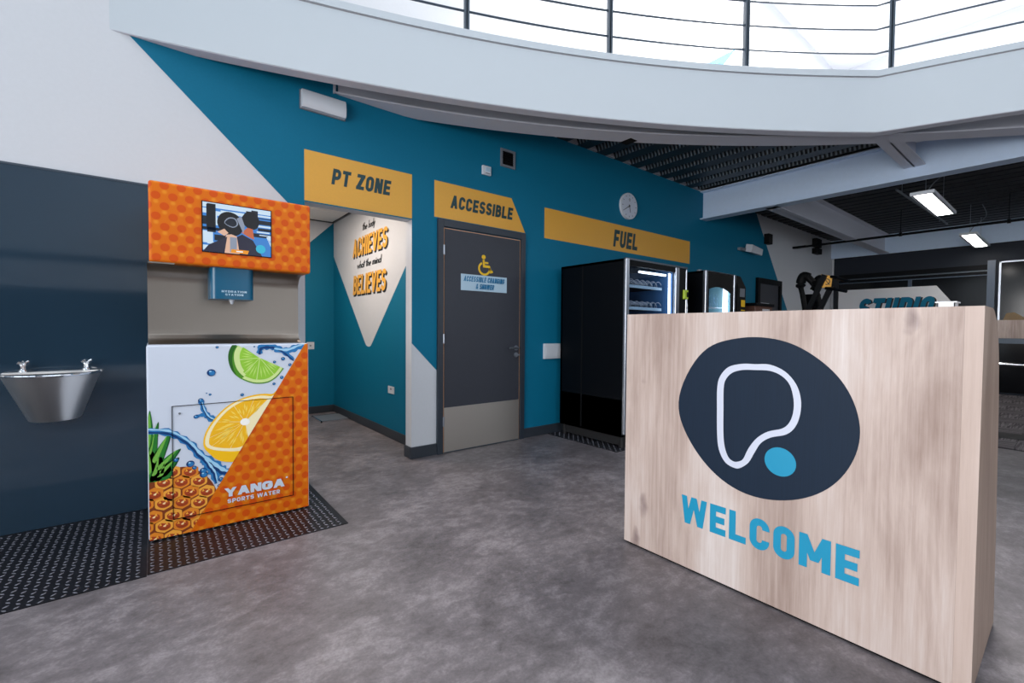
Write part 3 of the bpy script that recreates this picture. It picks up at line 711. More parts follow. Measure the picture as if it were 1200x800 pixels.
# pineapple
body = smoothpts([(-.06, .20), (-.03, .345), (.012, .365), (.064, .39), (.134, .399), (.206, .358), (.261, .29), (.29, .20), (.27, .08), (.20, -.03), (.05, -.08), (-.05, .0)], 5)
art('print_pineapple', P['pine_dark'], [cut(body)], .0002)
ok = lambda L: [p for p in L if len(p) > 2]
def pine_scale(u, v, r):
    f = lambda s_, du=0, dv=0: cut([(u+du+s_*a, v+dv+s_*b_) for a, b_ in ((0, .041), (-.036, .025), (-.041, .018), (-.041, -.016), (-.034, -.026), (0, -.041), (.034, -.026), (.041, -.016), (.041, .018), (.036, .025))])
    art('print_scale', P['pine_hi'] if r else P['pine'], ok([f(.95)]), .0004, each=True)
    art('print_scale', P['pine_red'], ok([cut(smoothpts([(u-.030, v+.004), (u-.020, v-.018), (u+.004, v-.026), (u+.027, v-.014), (u+.024, v+.010), (u+.004, v+.014), (u-.016, v+.018)], 3))]), .0006, each=True)
    art('print_scale', P['pine_dark'], ok([cut([(u-.026, v-.004), (u-.012, v-.013), (u+.004, v-.015), (u+.024, v-.007), (u+.024, v-.010), (u+.004, v-.019), (u-.013, v-.017)])]), .0008, each=True)
    art('print_scale', P['pine_hi'], ok([cut([(u-.024, v+.004), (u-.016, v+.018), (u-.010, v+.004)]), cut([(u+.004, v+.006), (u+.012, v+.020), (u+.018, v+.002)])]), .0008, each=True)
    art('print_scale', P['pine_tip'], ok([cut(smoothpts([(u-.006, v-.002), (u+.005, v-.006), (u+.009, v+.006), (u+.0, v+.004)], 2))]), .0009, each=True)
for r in range(-1, 7):
    for c in range(-1, 5):
        u = -.005+c*.082+(r % 2)*.041+random.uniform(-.004, .004); v = .02+r*.062-c*.012+random.uniform(-.004, .004)
        if ((u-.115)/.170)**2+((v-.15)/.245)**2 < 1.0: pine_scale(u, v, (r+c) % 2)
lv = [[(-.035, .56), (-.020, .735), (-.006, .62), (-.012, .50)], [(-.035, .46), (-.010, .57), (.016, .668), (.012, .56), (.002, .44)], [(-.025, .42), (.012, .52), (.066, .592), (.045, .49), (.012, .40)], [(-.012, .385), (.04, .46), (.108, .502), (.07, .43), (.03, .375)], [(.0, .365), (.05, .43), (.100, .453), (.08, .40), (.045, .36)], [(-.035, .345), (-.036, .43), (-.020, .52), (.008, .47), (.014, .36)], [(-.021, .345), (-.002, .42), (.026, .476), (.040, .43), (.03, .35)], [(.0, .345), (.022, .39), (.050, .436), (.074, .40), (.06, .345)]]
art('print_leaves', P['leaf_dark'], ok([cut(smoothpts([(u*1.08+.002, v+.004) for u, v in l], 4)) for l in lv]), .0010, each=True)
art('print_leaves', P['leaf'], ok([cut(smoothpts(l, 4)) for l in lv]), .0012, each=True)
art('print_leaves', P['leaf_light'], ok([cut(smoothpts([(l[0][0]*.6+l[1][0]*.4, l[0][1]*.6+l[1][1]*.4), (l[1][0], l[1][1]-.012), (l[2][0]-.008, l[2][1]), ((l[0][0]+l[3][0])/2, (l[0][1]+l[3][1])/2)], 4)) for l in lv]), .0014, each=True)
# splashes
def ribbon2(pts, ws): 
    pts = smoothpts(pts, 5, False); n = len(pts); L, Rr = [], []
    for i, p in enumerate(pts):
        a = Vector(pts[max(i-1, 0)]); b = Vector(pts[min(i+1, n-1)]); d = (b-a).normalized(); nn = Vector((-d.y, d.x))
        f = i/(n-1)*(len(ws)-1); j = min(int(f), len(ws)-2); wv = ws[j]+(ws[j+1]-ws[j])*(f-j); wv *= 1+.25*math.sin(i*1.7)
        L.append(tuple(Vector(p)+nn*wv)); Rr.append(tuple(Vector(p)-nn*wv))
    return [cut([L[i], Rr[i], Rr[i+1], L[i+1]]) for i in range(n-1)]
main = [(-.03, .626), (.057, .608), (.109, .574), (.162, .522), (.207, .453), (.262, .395), (.31, .345), (.344, .325)]
tail = [(.225, .43), (.255, .375), (.276, .333), (.285, .27)]
sp2 = [(.214, .772), (.228, .715), (.25, .673), (.279, .652)]; sp2b = [(.19, .68), (.223, .687), (.246, .673)]
sp3 = [(.517, 1.037), (.527, 1.074), (.574, 1.080), (.623, 1.067), (.672, 1.03), (.713, .99)]; sp3b = [(.60, 1.06), (.672, 1.05), (.734, 1.072), (.775, 1.085)]
for pts_, ws_ in ((main, [.013, .02, .017, .02, .021, .03, .03, .02]), (tail, [.02, .026, .024, .008]), (sp2, [.013, .012, .016, .02]), (sp2b, [.009, .01, .012]), (sp3, [.014, .018, .02, .016, .014, .008]), (sp3b, [.012, .02, .02, .016])):
    art('print_splash', P['water'], ok(ribbon2(pts_, ws_)), .0016)
for pts_, ws_ in (([(u, v-.008) for u, v in main], [.004, .006, .005, .007, .007, .012, .012, .008]), (tail, [.007, .01, .01, .003]), (sp2, [.004, .004, .006, .008]), ([(u, v-.006) for u, v in sp3], [.006, .007, .008, .005, .005, .003])):
    art('print_splash', P['water_dark'], ok(ribbon2(pts_, ws_)), .0018)
for pts_, ws_ in (([(u+.004, v+.008) for u, v in main], [.003, .006, .004, .006, .007, .008, .01, .006]), ([(u+.006, v+.002) for u, v in tail], [.004, .006, .004, .002]), ([(u, v+.007) for u, v in sp3b], [.004, .008, .006, .004]), ([(u+.004, v) for u, v in sp2], [.002, .003, .004, .003])):
    art('print_splash', P['water_light'], ok(ribbon2(pts_, ws_)), .0020)
dr = [(.266, .931, .022), (.597, .843, .009), (.642, .881, .011), (.601, .981, .009), (.259, .803, .007), (.242, .812, .004), (.422, .788, .010), (.296, 1.08, .008), (.489, 1.08, .005), (.592, .775, .006), (.41, .757, .005), (.214, .772, .014), (.161, .411, .02), (.18, .385, .012), (.222, .36, .018), (.224, .337, .02), (.094, .445, .012), (.19, .68, .012), (.65, 1.0, .012), (.69, .96, .010), (.31, .29, .014), (.30, .255, .010)]
art('print_drops', P['water_dark'], ok([cut(ov(u, v, r, r*.95, 12)) for u, v, r in dr]), .0022, each=True)
art('print_drops', P['water'], ok([cut(ov(u+r*.15, v-r*.1, r*.7, r*.65, 10)) for u, v, r in dr]), .0024, each=True)
art('print_drops', P['water_light'], ok([cut(ov(u-r*.2, v+r*.35, r*.3, r*.2, 8)) for u, v, r in dr]), .0026, each=True)
# lime wedge
c0 = (.519, 1.010)
lo_ = [(.374, 1.093), (.355, 1.052), (.352, 1.001), (.367, .944), (.397, .901), (.442, .87), (.497, .85), (.563, .853), (.612, .883), (.642, .919), (.654, .938)]
lo_s = smoothpts(lo_, 4, False)
sc_ = lambda L, f, cc: [(cc[0]+(u-cc[0])*f, cc[1]+(v-cc[1])*f) for u, v in L]
art('print_lime', P['lime_rind'], [cut(lo_s+[c0, (.394, 1.09)])], .0010)
art('print_lime', P['lime_dark'], [cut(smoothpts([(.374, 1.093), (.355, 1.052), (.352, 1.001), (.367, .944), (.392, .91), (.378, .95), (.372, 1.0), (.378, 1.05), (.394, 1.09)], 3))], .0012)
inner_l = [(min(u+.022, .66) if u < .42 else u, v) for u, v in sc_(lo_s, .955, c0)]
art('print_lime', P['lime_pith'], [cut(inner_l+[c0])], .0014)
fl = [(min(u+.014, .66) if u < .42 else u, v) for u, v in sc_(inner_l, .91, c0)]
segs, lights = [], []
idx = [int(i*(len(fl)-1)/5) for i in range(6)]
for a, b in zip(idx[:-1], idx[1:]):
    part = fl[a:b+1]; g = (sum(p[0] for p in part)/len(part)*.6+c0[0]*.4, sum(p[1] for p in part)/len(part)*.6+c0[1]*.4)
    segs.append(cut(sc_(part+[c0], .93, g)))
    for q in range(3):
        i = a+1+int((b-a-1)*(q+.5)/3); i = min(i, len(fl)-1); e = fl[i]; d = Vector((e[0]-c0[0], e[1]-c0[1])); nn = Vector((-d.y, d.x)).normalized()*.004
        p0 = Vector(c0)+d*.35; p1 = Vector(c0)+d*.9; lights.append(cut([tuple(p0), tuple(p0*.5+p1*.5+nn), tuple(p1), tuple(p0*.5+p1*.5-nn)]))
art('print_lime', P['lime_flesh'], ok(segs), .0016, each=True); art('print_lime', P['lime_light'], ok(lights), .0018, each=True)
# lemon slice
lm = smoothpts([(.62, .79), (.587, .780), (.525, .785), (.451, .775), (.387, .751), (.326, .711), (.274, .65), (.24, .594), (.225, .541), (.227, .496), (.247, .462), (.289, .414), (.341, .39), (.40, .385), (.45, .40), (.62, .60)], 4)
art('print_lemon', P['lemon_rind'], [cut(lm)], .0028)
pi = smoothpts([(.62, .775), (.582, .766), (.525, .775), (.451, .766), (.387, .744), (.33, .703), (.281, .645), (.247, .588), (.233, .54), (.238, .50), (.273, .474), (.332, .457), (.398, .448), (.48, .46), (.62, .60)], 4)
art('print_lemon', P['lemon_pith'], [cut(pi)], .0030)
lf = [(.563, .750), (.52, .760), (.45, .754), (.392, .733), (.339, .694), (.291, .638), (.261, .583), (.25, .537), (.252, .507), (.281, .487), (.341, .471), (.405, .467), (.46, .49)]
lfs = smoothpts(lf, 4, False); lc = (.436, .621); segs, lights = [], []
idx = [int(i*(len(lfs)-1)/7) for i in range(8)]
for a, b in zip(idx[:-1], idx[1:]):
    part = lfs[a:b+1]; g = (sum(p[0] for p in part)/len(part)*.6+lc[0]*.4, sum(p[1] for p in part)/len(part)*.6+lc[1]*.4)
    segs.append(cut(sc_(part+[lc], .965, g)))
    for q in range(5):
        i = min(a+int((b-a)*(q+.5)/5), len(lfs)-1); e = lfs[i]; d = Vector((e[0]-lc[0], e[1]-lc[1])); nn = Vector((-d.y, d.x)).normalized()*.0045
        f0 = .3+.25*((q*7+a) % 3)/2; p0 = Vector(lc)+d*f0; p1 = Vector(lc)+d*min(.94, f0+.35); lights.append(cut([tuple(p0), tuple(p0*.5+p1*.5+nn), tuple(p1), tuple(p0*.5+p1*.5-nn)]))
art('print_lemon', P['lemon_flesh'], ok(segs), .0032, each=True); art('print_lemon', P['lemon_light'], ok(lights), .0034, each=True)
art('print_lemon', P['white'], [cut(ov(.436, .621, .026, .022, 12))], .0036)
# service door outline, lock, lettering
mb = MB(); d0 = .0044; wd = .0032
for x0, x1, z0, z1 in [(.078, .708, .752-wd, .752), (.078, .708, .106, .106+wd), (.078, .078+wd, .106, .752), (.708-wd, .708, .106, .752)]:
    mb.box(x0, x1, KY-d0, KY+.001, z0, z1)
mb.build('door_joint', M['black'], k)
MB().cyl((.114, KY-.006, .707), (.114, KY, .707), .006, 12).build('lock', M['plastic_grey'], k)
tm = text('YANGA', .325, .655, .178, .231, kf(.0040), t=.3, w=.9, gap=.05, shear=0.)
text('SPORTS WATER', .341, .626, .139, .164, kf(.0040), t=.22, w=.72, gap=.16, mb=tm)
tm.flat(ov(.668, .233, .006, .006, 10), kf(.0040))
tm.build('lettering', M['art_white'], k)

# ---- drinking basin with two bubblers
b = thing('drinking_basin', 'cone-shaped steel drinking basin on the glossy slate panel', 'basin', (-.45, WY-.014, .92))
def ring(cx, hw, dep, z, n=24):
    """half-oval outline standing out from the wall panel"""
    yw = WY-.015; out = []
    for i in range(n+1):
        a = PI*i/n; out.append((cx-hw*math.cos(a), yw-dep*(math.sin(a)**.75), z))
    return out
def skin(mb, rings):
    n = len(rings[0]); vs = [p for r in rings for p in r]
    mb.add(vs, [(j*n+i, j*n+i+1, (j+1)*n+i+1, (j+1)*n+i) for j in range(len(rings)-1) for i in range(n-1)]); return mb
cx = -.452
rings = [ring(cx-.01, .208, .32, .925), ring(cx-.003, .112, .17, .655), ring(cx-.003, .10, .155, .650)]
mb = MB(); skin(mb, rings); mb.add(rings[-1], [tuple(range(len(rings[-1])))]); mb.build('bowl_shell', M['basin'], b, smooth=True)
mb = MB(); skin(mb, [ring(cx-.01, .203, .315, .924), ring(cx-.01, .19, .275, .90), ring(cx, .12, .18, .86), ring(cx, .03, .06, .85)]); mb.add(ring(cx, .03, .06, .85), [tuple(range(25))])
mb.build('bowl_inside', M['basin'], b, smooth=True)
MB().tube(ring(cx-.01, .206, .318, .926), .008, 8).build('rim', M['chrome'], b, smooth=True)
box('back_ledge', cx-.21, cx+.205, WY-.075, WY-.015, .92, .934, M['basin'], b, bevel=.003)
for s, x in ((-1, -.582), (1, -.318)):
    mb = MB(); y = WY-.048
    mb.lathe([(.0, 0), (.020, 0), (.018, .01), (.013, .014), (.013, .034), (.016, .038), (.014, .05), (0, .052)], (x, y, .934), 16)
    mb.tube([(x, y, .965), (x-.004, y-.012, .982), (x-.012, y-.026, .990), (x-.018, y-.032, .984)], [.007, .007, .006, .005], 8)
    t = mb.build('bubbler_tap', M['chrome'], b, smooth=True)
    MB().tube([(x+.004, y, .978), (x+.016, y-.006, .992), (x+.026, y-.010, .996)], [.006, .005, .006], 8).build('push_lever', M['chrome'], t, smooth=True)

# ---- wall bands with lettering
def band(name, poly, label, word, x0, x1, z0, z1, shear, lt=.225, lw=.6):
    cx = sum(p[0] for p in poly)/len(poly); cz = min(p[1] for p in poly)
    r = thing(name, label, 'sign', (cx, WY, cz))
    MB().prism(poly, lambda u, v: (u, WY-.0035, v), lambda u, v: (u, WY-.0005, v)).build('board', M['yellow'], r)
    text(word, x0, x1, z0, z1, onwall(.0045), t=lt, w=lw, gap=.10, shear=shear).build('lettering', M['letter_dark'], r)
    return r
band('wall_sign', [(.938, 2.195), (1.849, 2.195), (1.849, 2.59), (.938, 2.59)], 'yellow band reading PT ZONE over the alcove opening', 'PT ZONE', 1.141, 1.635, 2.36, 2.489, .14)
band('wall_sign', [(2.078, 2.25), (3.19, 2.25), (2.997, 2.59), (2.078, 2.59)], 'yellow band reading ACCESSIBLE over the charcoal door, one corner cut', 'ACCESSIBLE', 2.249, 3.003, 2.36, 2.486, .13)
band('wall_sign', [(3.475, 2.233), (6.52, 2.233), (6.52, 2.576), (3.475, 2.576)], 'long yellow band reading FUEL above the vending machines', 'FUEL', 4.68, 5.185, 2.283, 2.505, .13, .23, .62)

# ---- alcove slogan
q = thing('wall_slogan', 'slogan in yellow block and black script letters on the alcove wall', 'sign', (AX, 5.3, 1.6))
al = lambda d: (lambda u, v: (AX-d, -u, v))
for word, y0, y1, z0, z1 in (('ACHIEVES', 5.865, 4.775, 2.098, 2.325), ('BELIEVES', 5.861, 4.815, 1.622, 1.865)):
    text(word, -y0, -y1, z0, z1, al(.002), t=.185, w=.52, gap=.06, shear=.14, dx=.03, dz=-.022).build('letter_shadow', M['black_ink'], q)
    text(word, -y0, -y1, z0, z1, al(.003), t=.185, w=.52, gap=.06, shear=.14).build('lettering', M['yellow'], q)
for word, y0, y1, z0, z1 in (('the', 5.52, 5.365, 2.395, 2.48), ('body', 5.32, 5.12, 2.395, 2.48), ('what', 5.70, 5.45, 1.945, 2.03), ('the', 5.41, 5.245, 1.945, 2.03), ('mind', 5.20, 4.94, 1.945, 2.03)):
    text(word, -y0, -y1, z0, z1, al(.003), t=.13, gap=.04, shear=.25).build('script_lettering', M['black_ink'], q)

# ---- door to the changing room
d = thing('door_1', None, None, (2.64, WY, 0)); d['kind'] = 'structure'
mb = MB(); mb.box(2.106, 2.166, WY-.03, WY-.001, 0, 2.238); mb.box(3.120, 3.178, WY-.03, WY-.001, 0, 2.238); mb.box(2.166, 3.12, WY-.03, WY-.001, 2.168, 2.238)
mb.build('frame', M['frame'], d, bevel=.003)
box('lipping', 2.172, 3.114, WY-.0145, WY-.002, .008, 2.160, M['lipping'], d)
leaf = box('leaf', 2.180, 3.106, WY-.018, WY-.002, .008, 2.152, M['door'], d)
box('kick_plate', 2.180, 3.106, WY-.0195, WY-.018, .01, .44, M['kick'], d)
for z in (1.948, 1.105, .31): MB().cyl((2.169, WY-.031, z-.045), (2.169, WY-.031, z+.045), .009, 12).build('hinge', M['silver'], d, smooth=True)
mb = MB(); mb.cyl((3.06, WY-.018, 1.0), (3.06, WY-.028, 1.0), .026); mb.tube([(3.06, WY-.028, 1.0), (3.06, WY-.062, 1.0), (3.045, WY-.072, 1.0), (2.935, WY-.072, 1.0)], .0105, 10)
hd = mb.build('lever_handle', M['silver'], d, smooth=True)
mb = MB(); mb.cyl((3.06, WY-.018, .925), (3.06, WY-.026, .925), .026); mb.cyl((3.06, WY-.026, .925), (3.06, WY-.05, .925), .008); mb.box(3.035, 3.085, WY-.056, WY-.048, .918, .932)
mb.build('thumb_turn', M['silver'], d, smooth=True)
wc = thing('wheelchair_symbol', 'yellow wheelchair symbol on the charcoal door', 'sign', (2.645, WY-.018, 1.77))
polys = [ov(2.632, 1.928, .024, .022, 16)]
polys += stroke([(2.632, 1.902), (2.636, 1.835), (2.700, 1.835), (2.722, 1.782), (2.746, 1.79)], .024)
polys += stroke([(2.636, 1.872), (2.690, 1.872)], .018)
polys += stroke(arc(2.642, 1.812, .066, .060, 118, 372, 22), .021)
mb = MB()
for p in polys: mb.prism(p, lambda u, v: (u, WY-.0195, v), lambda u, v: (u, WY-.018, v))
mb.build('symbol', M['sign_yellow'], wc)
dp = thing('door_plate', 'pale blue plate reading accessible changing and shower on the door', 'sign', (2.645, WY-.018, 1.58))
box('plate', 2.362, 2.928, WY-.021, WY-.018, 1.58, 1.74, M['sticker'], dp)
dl = lambda u, v: (u, WY-.0217, v)
tm = text('ACCESSIBLE CHANGING', 2.392, 2.886, 1.670, 1.722, dl, t=.2, w=.5, gap=.12, shear=.2)
text('& SHOWER', 2.532, 2.752, 1.600, 1.652, dl, t=.2, w=.5, gap=.12, shear=.2, mb=tm); tm.build('lettering', M['sticker_text'], dp)
# far door on the same wall
d = thing('door_2', None, None, (9.36, WY, 0)); d['kind'] = 'structure'
mb = MB(); mb.box(8.82, 8.92, WY-.05, WY-.001, 0, 2.2); mb.box(9.8, 9.9, WY-.05, WY-.001, 0, 2.2); mb.box(8.92, 9.8, WY-.05, WY-.001, 2.1, 2.2)
mb.build('frame', M['black'], d); box('leaf', 8.92, 9.8, WY-.02, WY-.001, .01, 2.1, M['door'], d)
box('door_sticker', 9.02, 9.38, WY-.022, WY-.02, 1.66, 1.74, M['plastic_white'], d)
MB().tube([(9.70, WY-.02, 1.0), (9.70, WY-.06, 1.0), (9.58, WY-.06, 1.0)], .01, 8).build('lever_handle', M['silver'], d, smooth=True)

# ---- small wall fittings
e = thing('emergency_light', 'white bulkhead light high on the teal wall under the balcony', 'light fitting', (1.078, WY, 2.895))
mb = MB(); pf = [(0, 2.896), (.05, 2.896), (.062, 2.915), (.066, 2.96), (.056, 3.01), (.045, 3.03), (0, 3.03)]
mb.prism(pf, lambda u, v: (.913, WY-u, v), lambda u, v: (1.244, WY-u, v)); mb.build('diffuser', M['plastic_white'], e, smooth=True)
box('back_plate', .905, 1.252, WY-.012, WY-.001, 2.89, 3.036, M['plastic_grey'], e)
v = thing('wall_vent', 'small square dark vent in the teal wall', 'vent', (2.94, WY, 2.895))
mb = MB(); mb.box(2.845, 3.037, WY-.016, WY-.001, 2.895, 2.918); mb.box(2.845, 3.037, WY-.016, WY-.001, 3.057, 3.08); mb.box(2.845, 2.868, WY-.016, WY-.001, 2.918, 3.057); mb.box(3.014, 3.037, WY-.016, WY-.001, 2.918, 3.057)
mb.build('frame', M['plastic_grey'], v); box('backing', 2.868, 3.014, WY-.004, WY-.001, 2.918, 3.057, M['black_matt'], v)
for i in range(6): MB().bar((2.868, WY-.009, 2.932+i*.022), (3.014, WY-.009, 2.932+i*.022), .010, .002).build('slat', M['black'], v)
t = thing('wall_sensor', 'small white square sensor on the teal wall left of the vent', 'sensor', (2.66, WY, 2.755))
box('case', 2.61, 2.714, WY-.028, WY-.001, 2.756, 2.848, M['plastic_white'], t, bevel=.006); box('lens', 2.64, 2.70, WY-.034, WY-.028, 2.79, 2.832, M['sticker'], t, bevel=.004); box('slot', 2.645, 2.70, WY-.030, WY-.028, 2.768, 2.776, M['plastic_grey'], t)
t = thing('switch_box', 'white wall box beside the large vending machine', 'switch', (3.62, WY, .86))
box('case', 3.47, 3.80, WY-.03, WY-.001, .865, 1.04, M['plastic_white'], t, bevel=.005); box('cover', 3.49, 3.78, WY-.036, WY-.03, .885, 1.02, M['plastic_white'], t, bevel=.004)
ck = thing('wall_clock', 'round white wall clock above the yellow FUEL band', 'clock', (4.965, WY, 2.843))
cl = lambda dd: (lambda u, vv: (u, WY-dd, vv))
mb = MB(); mb.prism(ov(4.965, 2.843, .172, .172, 40), cl(.035), cl(.001)); mb.build('case', M['plastic_white'], ck, smooth=True)
MB().flat(ov(4.965, 2.843, .158, .158, 40), cl(.0355)).build('dial', M['art_white'], ck)
mb = MB()
for i in range(12):
    a = i*PI/6; p = Vector((4.965+.138*math.sin(a), 2.843+.138*math.cos(a))); n2 = Vector((math.cos(a), -math.sin(a))); dd2 = Vector((math.sin(a), math.cos(a)))
    mb.flat([tuple(p+n2*.004+dd2*.009), tuple(p-n2*.004+dd2*.009), tuple(p-n2*.004-dd2*.009), tuple(p+n2*.004-dd2*.009)], cl(.036))
for q2 in stroke(arc(4.967, 2.925, .012, .016, 0, 360, 14), .006): mb.flat(q2, cl(.036))
mb.build('dial_marks', M['black_ink'], ck)
for ang, L, wd, dd in ((240, .125, .010, .038), (165, .085, .014, .037)):
    a = math.radians(ang); p0 = Vector((4.965, 2.843)); dv = Vector((math.sin(a), math.cos(a))); nv = Vector((dv.y, -dv.x))*wd/2
    MB().prism([tuple(p0-dv*.02+nv), tuple(p0+dv*L+nv*.6), tuple(p0+dv*L-nv*.6), tuple(p0-dv*.02-nv)], cl(dd), cl(dd-.001)).build('hand', M['black_ink'], ck)
MB().cyl((4.965, WY-.042, 2.843), (4.965, WY-.034, 2.843), .010, 14).build('hub', M['black_ink'], ck)
f2 = thing('flood_light', 'white twin wall lamp on the teal wall behind the vending machines', 'light fitting', (8.4, WY, 2.6))
box('bracket', 8.08, 8.30, WY-.06, WY-.001, 2.62, 2.67, M['plastic_grey'], f2)
MB().prism([(8.26, 2.62), (8.70, 2.60), (8.74, 2.72), (8.32, 2.76)], lambda u, vv: (u, WY-.16, vv-.03), lambda u, vv: (u, WY-.04, vv)).build('lamp_head', M['plastic_white'], f2, bevel=.01)
s1 = thing('wall_speaker', 'slim black speaker on the slanting teal edge of the wall', 'speaker', (9.22, WY, 2.86)); box('case', 9.13, 9.31, WY-.09, WY-.001, 2.86, 3.05, M['black_matt'], s1, bevel=.006); box('grille', 9.145, 9.295, WY-.093, WY-.09, 2.875, 3.035, M['rubber'], s1)
s2 = thing('wall_controller', 'black two-part control box on the white wall near the pipe end', 'control box', (11.75, WY, 2.96)); box('case', 11.60, 11.92, WY-.09, WY-.001, 3.10, 3.285, M['black_matt'], s2); box('case_lower', 11.60, 11.92, WY-.10, WY-.001, 2.95, 3.07, M['black_matt'], s2)
so = thing('wall_socket', 'white socket low on the right alcove wall', 'socket', (AX, 4.65, .49)); box('plate', AX-.008, AX-.001, 4.575, 4.735, .488, .568, M['plastic_white'], so, bevel=.002); box('rocker', AX-.011, AX-.008, 4.64, 4.67, .53, .55, M['plastic_grey'], so)
so = thing('wall_socket', 'white switch on the back wall of the alcove beside the water station', 'socket', (1.74, AY, .9)); box('plate', 1.66, 1.76, AY-.008, AY-.001, .90, 1.0, M['plastic_white'], so, bevel=.002); box('rocker', 1.70, 1.72, AY-.011, AY-.008, .94, .96, M['plastic_grey'], so)
fm = thing('floor_scale', 'flat grey floor plate with silver edges in the alcove corner', 'floor plate', (1.8, 6.1, 0)); box('plate', 1.66, 2.0, 5.93, 6.35, .002, .018, M['plastic_grey'], fm)
mb = MB(); mb.box(1.645, 1.66, 5.915, 6.365, .001, .022); mb.box(1.645, 2.01, 5.915, 5.93, .001, .022); mb.box(1.645, 2.01, 6.35, 6.365, .001, .022); mb.build('edge', M['chrome'], fm)

# ---- vending machines
VY = 2.82
v = thing('vending_machine', 'large black snack vending machine with silver trim, nearest the charcoal door', 'vending machine', (4.23, 3.27, 0))
mb = MB(); VL, VR, VB, VT = 3.67, 4.80, 3.72, 1.915
mb.box(VL, VL+.03, VY+.02, VB, .12, VT); mb.box(VR-.03, VR, VY+.02, VB, .12, VT); mb.box(VL, VR, VB-.03, VB, .12, VT); mb.box(VL, VR, VY+.02, VB, VT-.03, VT); mb.box(VL, VR, VY+.02, VB, .12, .5); mb.box(4.56, VR-.03, VY+.02, VB-.03, .5, VT-.03)
mb.build('cabinet', M['black'], v, bevel=.004)
box('side_strip', VL-.001, VL+.001, 3.38, 3.40, .14, 1.9, M['black_matt'], v)  # thin matt black strip down the side face
box('plinth', VL+.03, VR-.03, VY+.05, VB-.03, .03, .12, M['rubber'], v)
for x in (VL+.05, VR-.08):
    for y in (VY+.03, VB-.06): MB().cyl((x, y+.02, .0064), (x, y+.02, .13), .028, 14).build('foot', M['rubber'], v, smooth=True)
mb = MB(); mb.box(VL, VL+.055, VY-.012, VY+.02, .15, VT); mb.box(4.555, 4.625, VY-.012, VY+.02, .15, VT-.015); mb.box(VR-.035, VR-.012, VY-.012, VY+.02, .15, VT-.02)
mb.build('silver_trim', M['silver'], v, bevel=.006)
box('top_rail', VL, VR, VY-.005, VY+.02, VT-.012, VT+.006, M['trim'], v); box('door_head', VL+.055, 4.555, VY-.004, VY+.018, VT-.07, VT-.012, M['black'], v)
mb = MB(); mb.box(VL+.055, 4.555, VY-.002, VY+.018, .15, .62); mb.build('door_lower', M['black'], v)
def clear_glass():
    m = bpy.data.materials.new('clear_glass'); m.use_nodes = True; n = m.node_tree.nodes; l = m.node_tree.links; n.clear()
    o = n.new('ShaderNodeOutputMaterial'); mx = n.new('ShaderNodeMixShader'); tr = n.new('ShaderNodeBsdfTransparent'); gl = n.new('ShaderNodeBsdfGlossy'); gl.inputs['Roughness'].default_value = .03
    tr.inputs[0].default_value = (.92, .96, 1, 1); fr = n.new('ShaderNodeLayerWeight'); fr.inputs['Blend'].default_value = .35
    pw = n.new('ShaderNodeMath'); pw.operation = 'POWER'; pw.inputs[1].default_value = 4.; ma = n.new('ShaderNodeMath'); ma.operation = 'MULTIPLY_ADD'; ma.inputs[1].default_value = .7; ma.inputs[2].default_value = .045
    l.new(fr.outputs['Facing'], pw.inputs[0]); l.new(pw.outputs[0], ma.inputs[0])
    l.new(ma.outputs[0], mx.inputs[0]); l.new(tr.outputs[0], mx.inputs[1]); l.new(gl.outputs[0], mx.inputs[2]); l.new(mx.outputs[0], o.inputs[0]); return m
M['clear'] = clear_glass()
MB().box(VL+.055, 4.555, VY+.004, VY+.008, .62, VT-.07).build('glass_pane', M['clear'], v)
M['vend_in'] = mat('vending_interior', (64, 104, 150), .4)
box('interior_back', VL+.03, 4.56, VB-.04, VB-.03, .5, VT-.03, M['vend_in'], v)
box('interior_right', 4.548, 4.56, VY+.03, VB-.03, .5, VT-.03, M['vend_in'], v)
for zi, z in enumerate((1.66, 1.43, 1.20, .97, .74)):
    sh = box('shelf', VL+.04, 4.47, VY+.12, VB-.05, z-.008, z, M['black_matt'], v)
    box('price_rail', VL+.04, 4.47, VY+.112, VY+.12, z-.014, z+.016, M['sticker'], sh)
    for i in range(8):
        cx2 = VL+.09+i*.098; pts = [(cx2+.036*math.cos(t_), VY+.13+t_/(2*PI)*.055, z+.045+.036*math.sin(t_)) for t_ in [j*2*PI/12 for j in range(12*5+1)]]
        MB().tube(pts, .004, 5).build('coil', M['silver'], sh, smooth=True)
MB().cyl((4.52, VY+.05, .64), (4.52, VY+.05, VT-.08), .012, 12).build('light_bar', M['led_white'], v)
MB().cyl((4.02, VY+.09, VT-.10), (4.50, VY+.09, VT-.10), .012, 12).build('light_bar', M['led_white'], v)  # glowing bar added in place of a lamp's reflection on the glass
mb = MB(); mb.box(4.625, VR-.035, VY-.004, VY+.02, .15, VT-.02); mb.build('control_panel', M['black'], v)
rd = box('card_reader', 4.70, 4.782, VY-.03, VY-.004, 1.555, 1.66, M['lime_card'], v, bevel=.006); box('reader_face', 4.745, 4.775, VY-.034, VY-.03, 1.58, 1.635, M['black'], rd)
cblp = [(4.772, VY-.012, 1.56), (4.78, VY-.016, 1.45), (4.772, VY-.012, 1.3), (4.79, VY-.014, 1.0)]
MB().tube(smoothpts(cblp, 5, False), .008, 8).build('cable', M['plastic_white'], v, smooth=True)

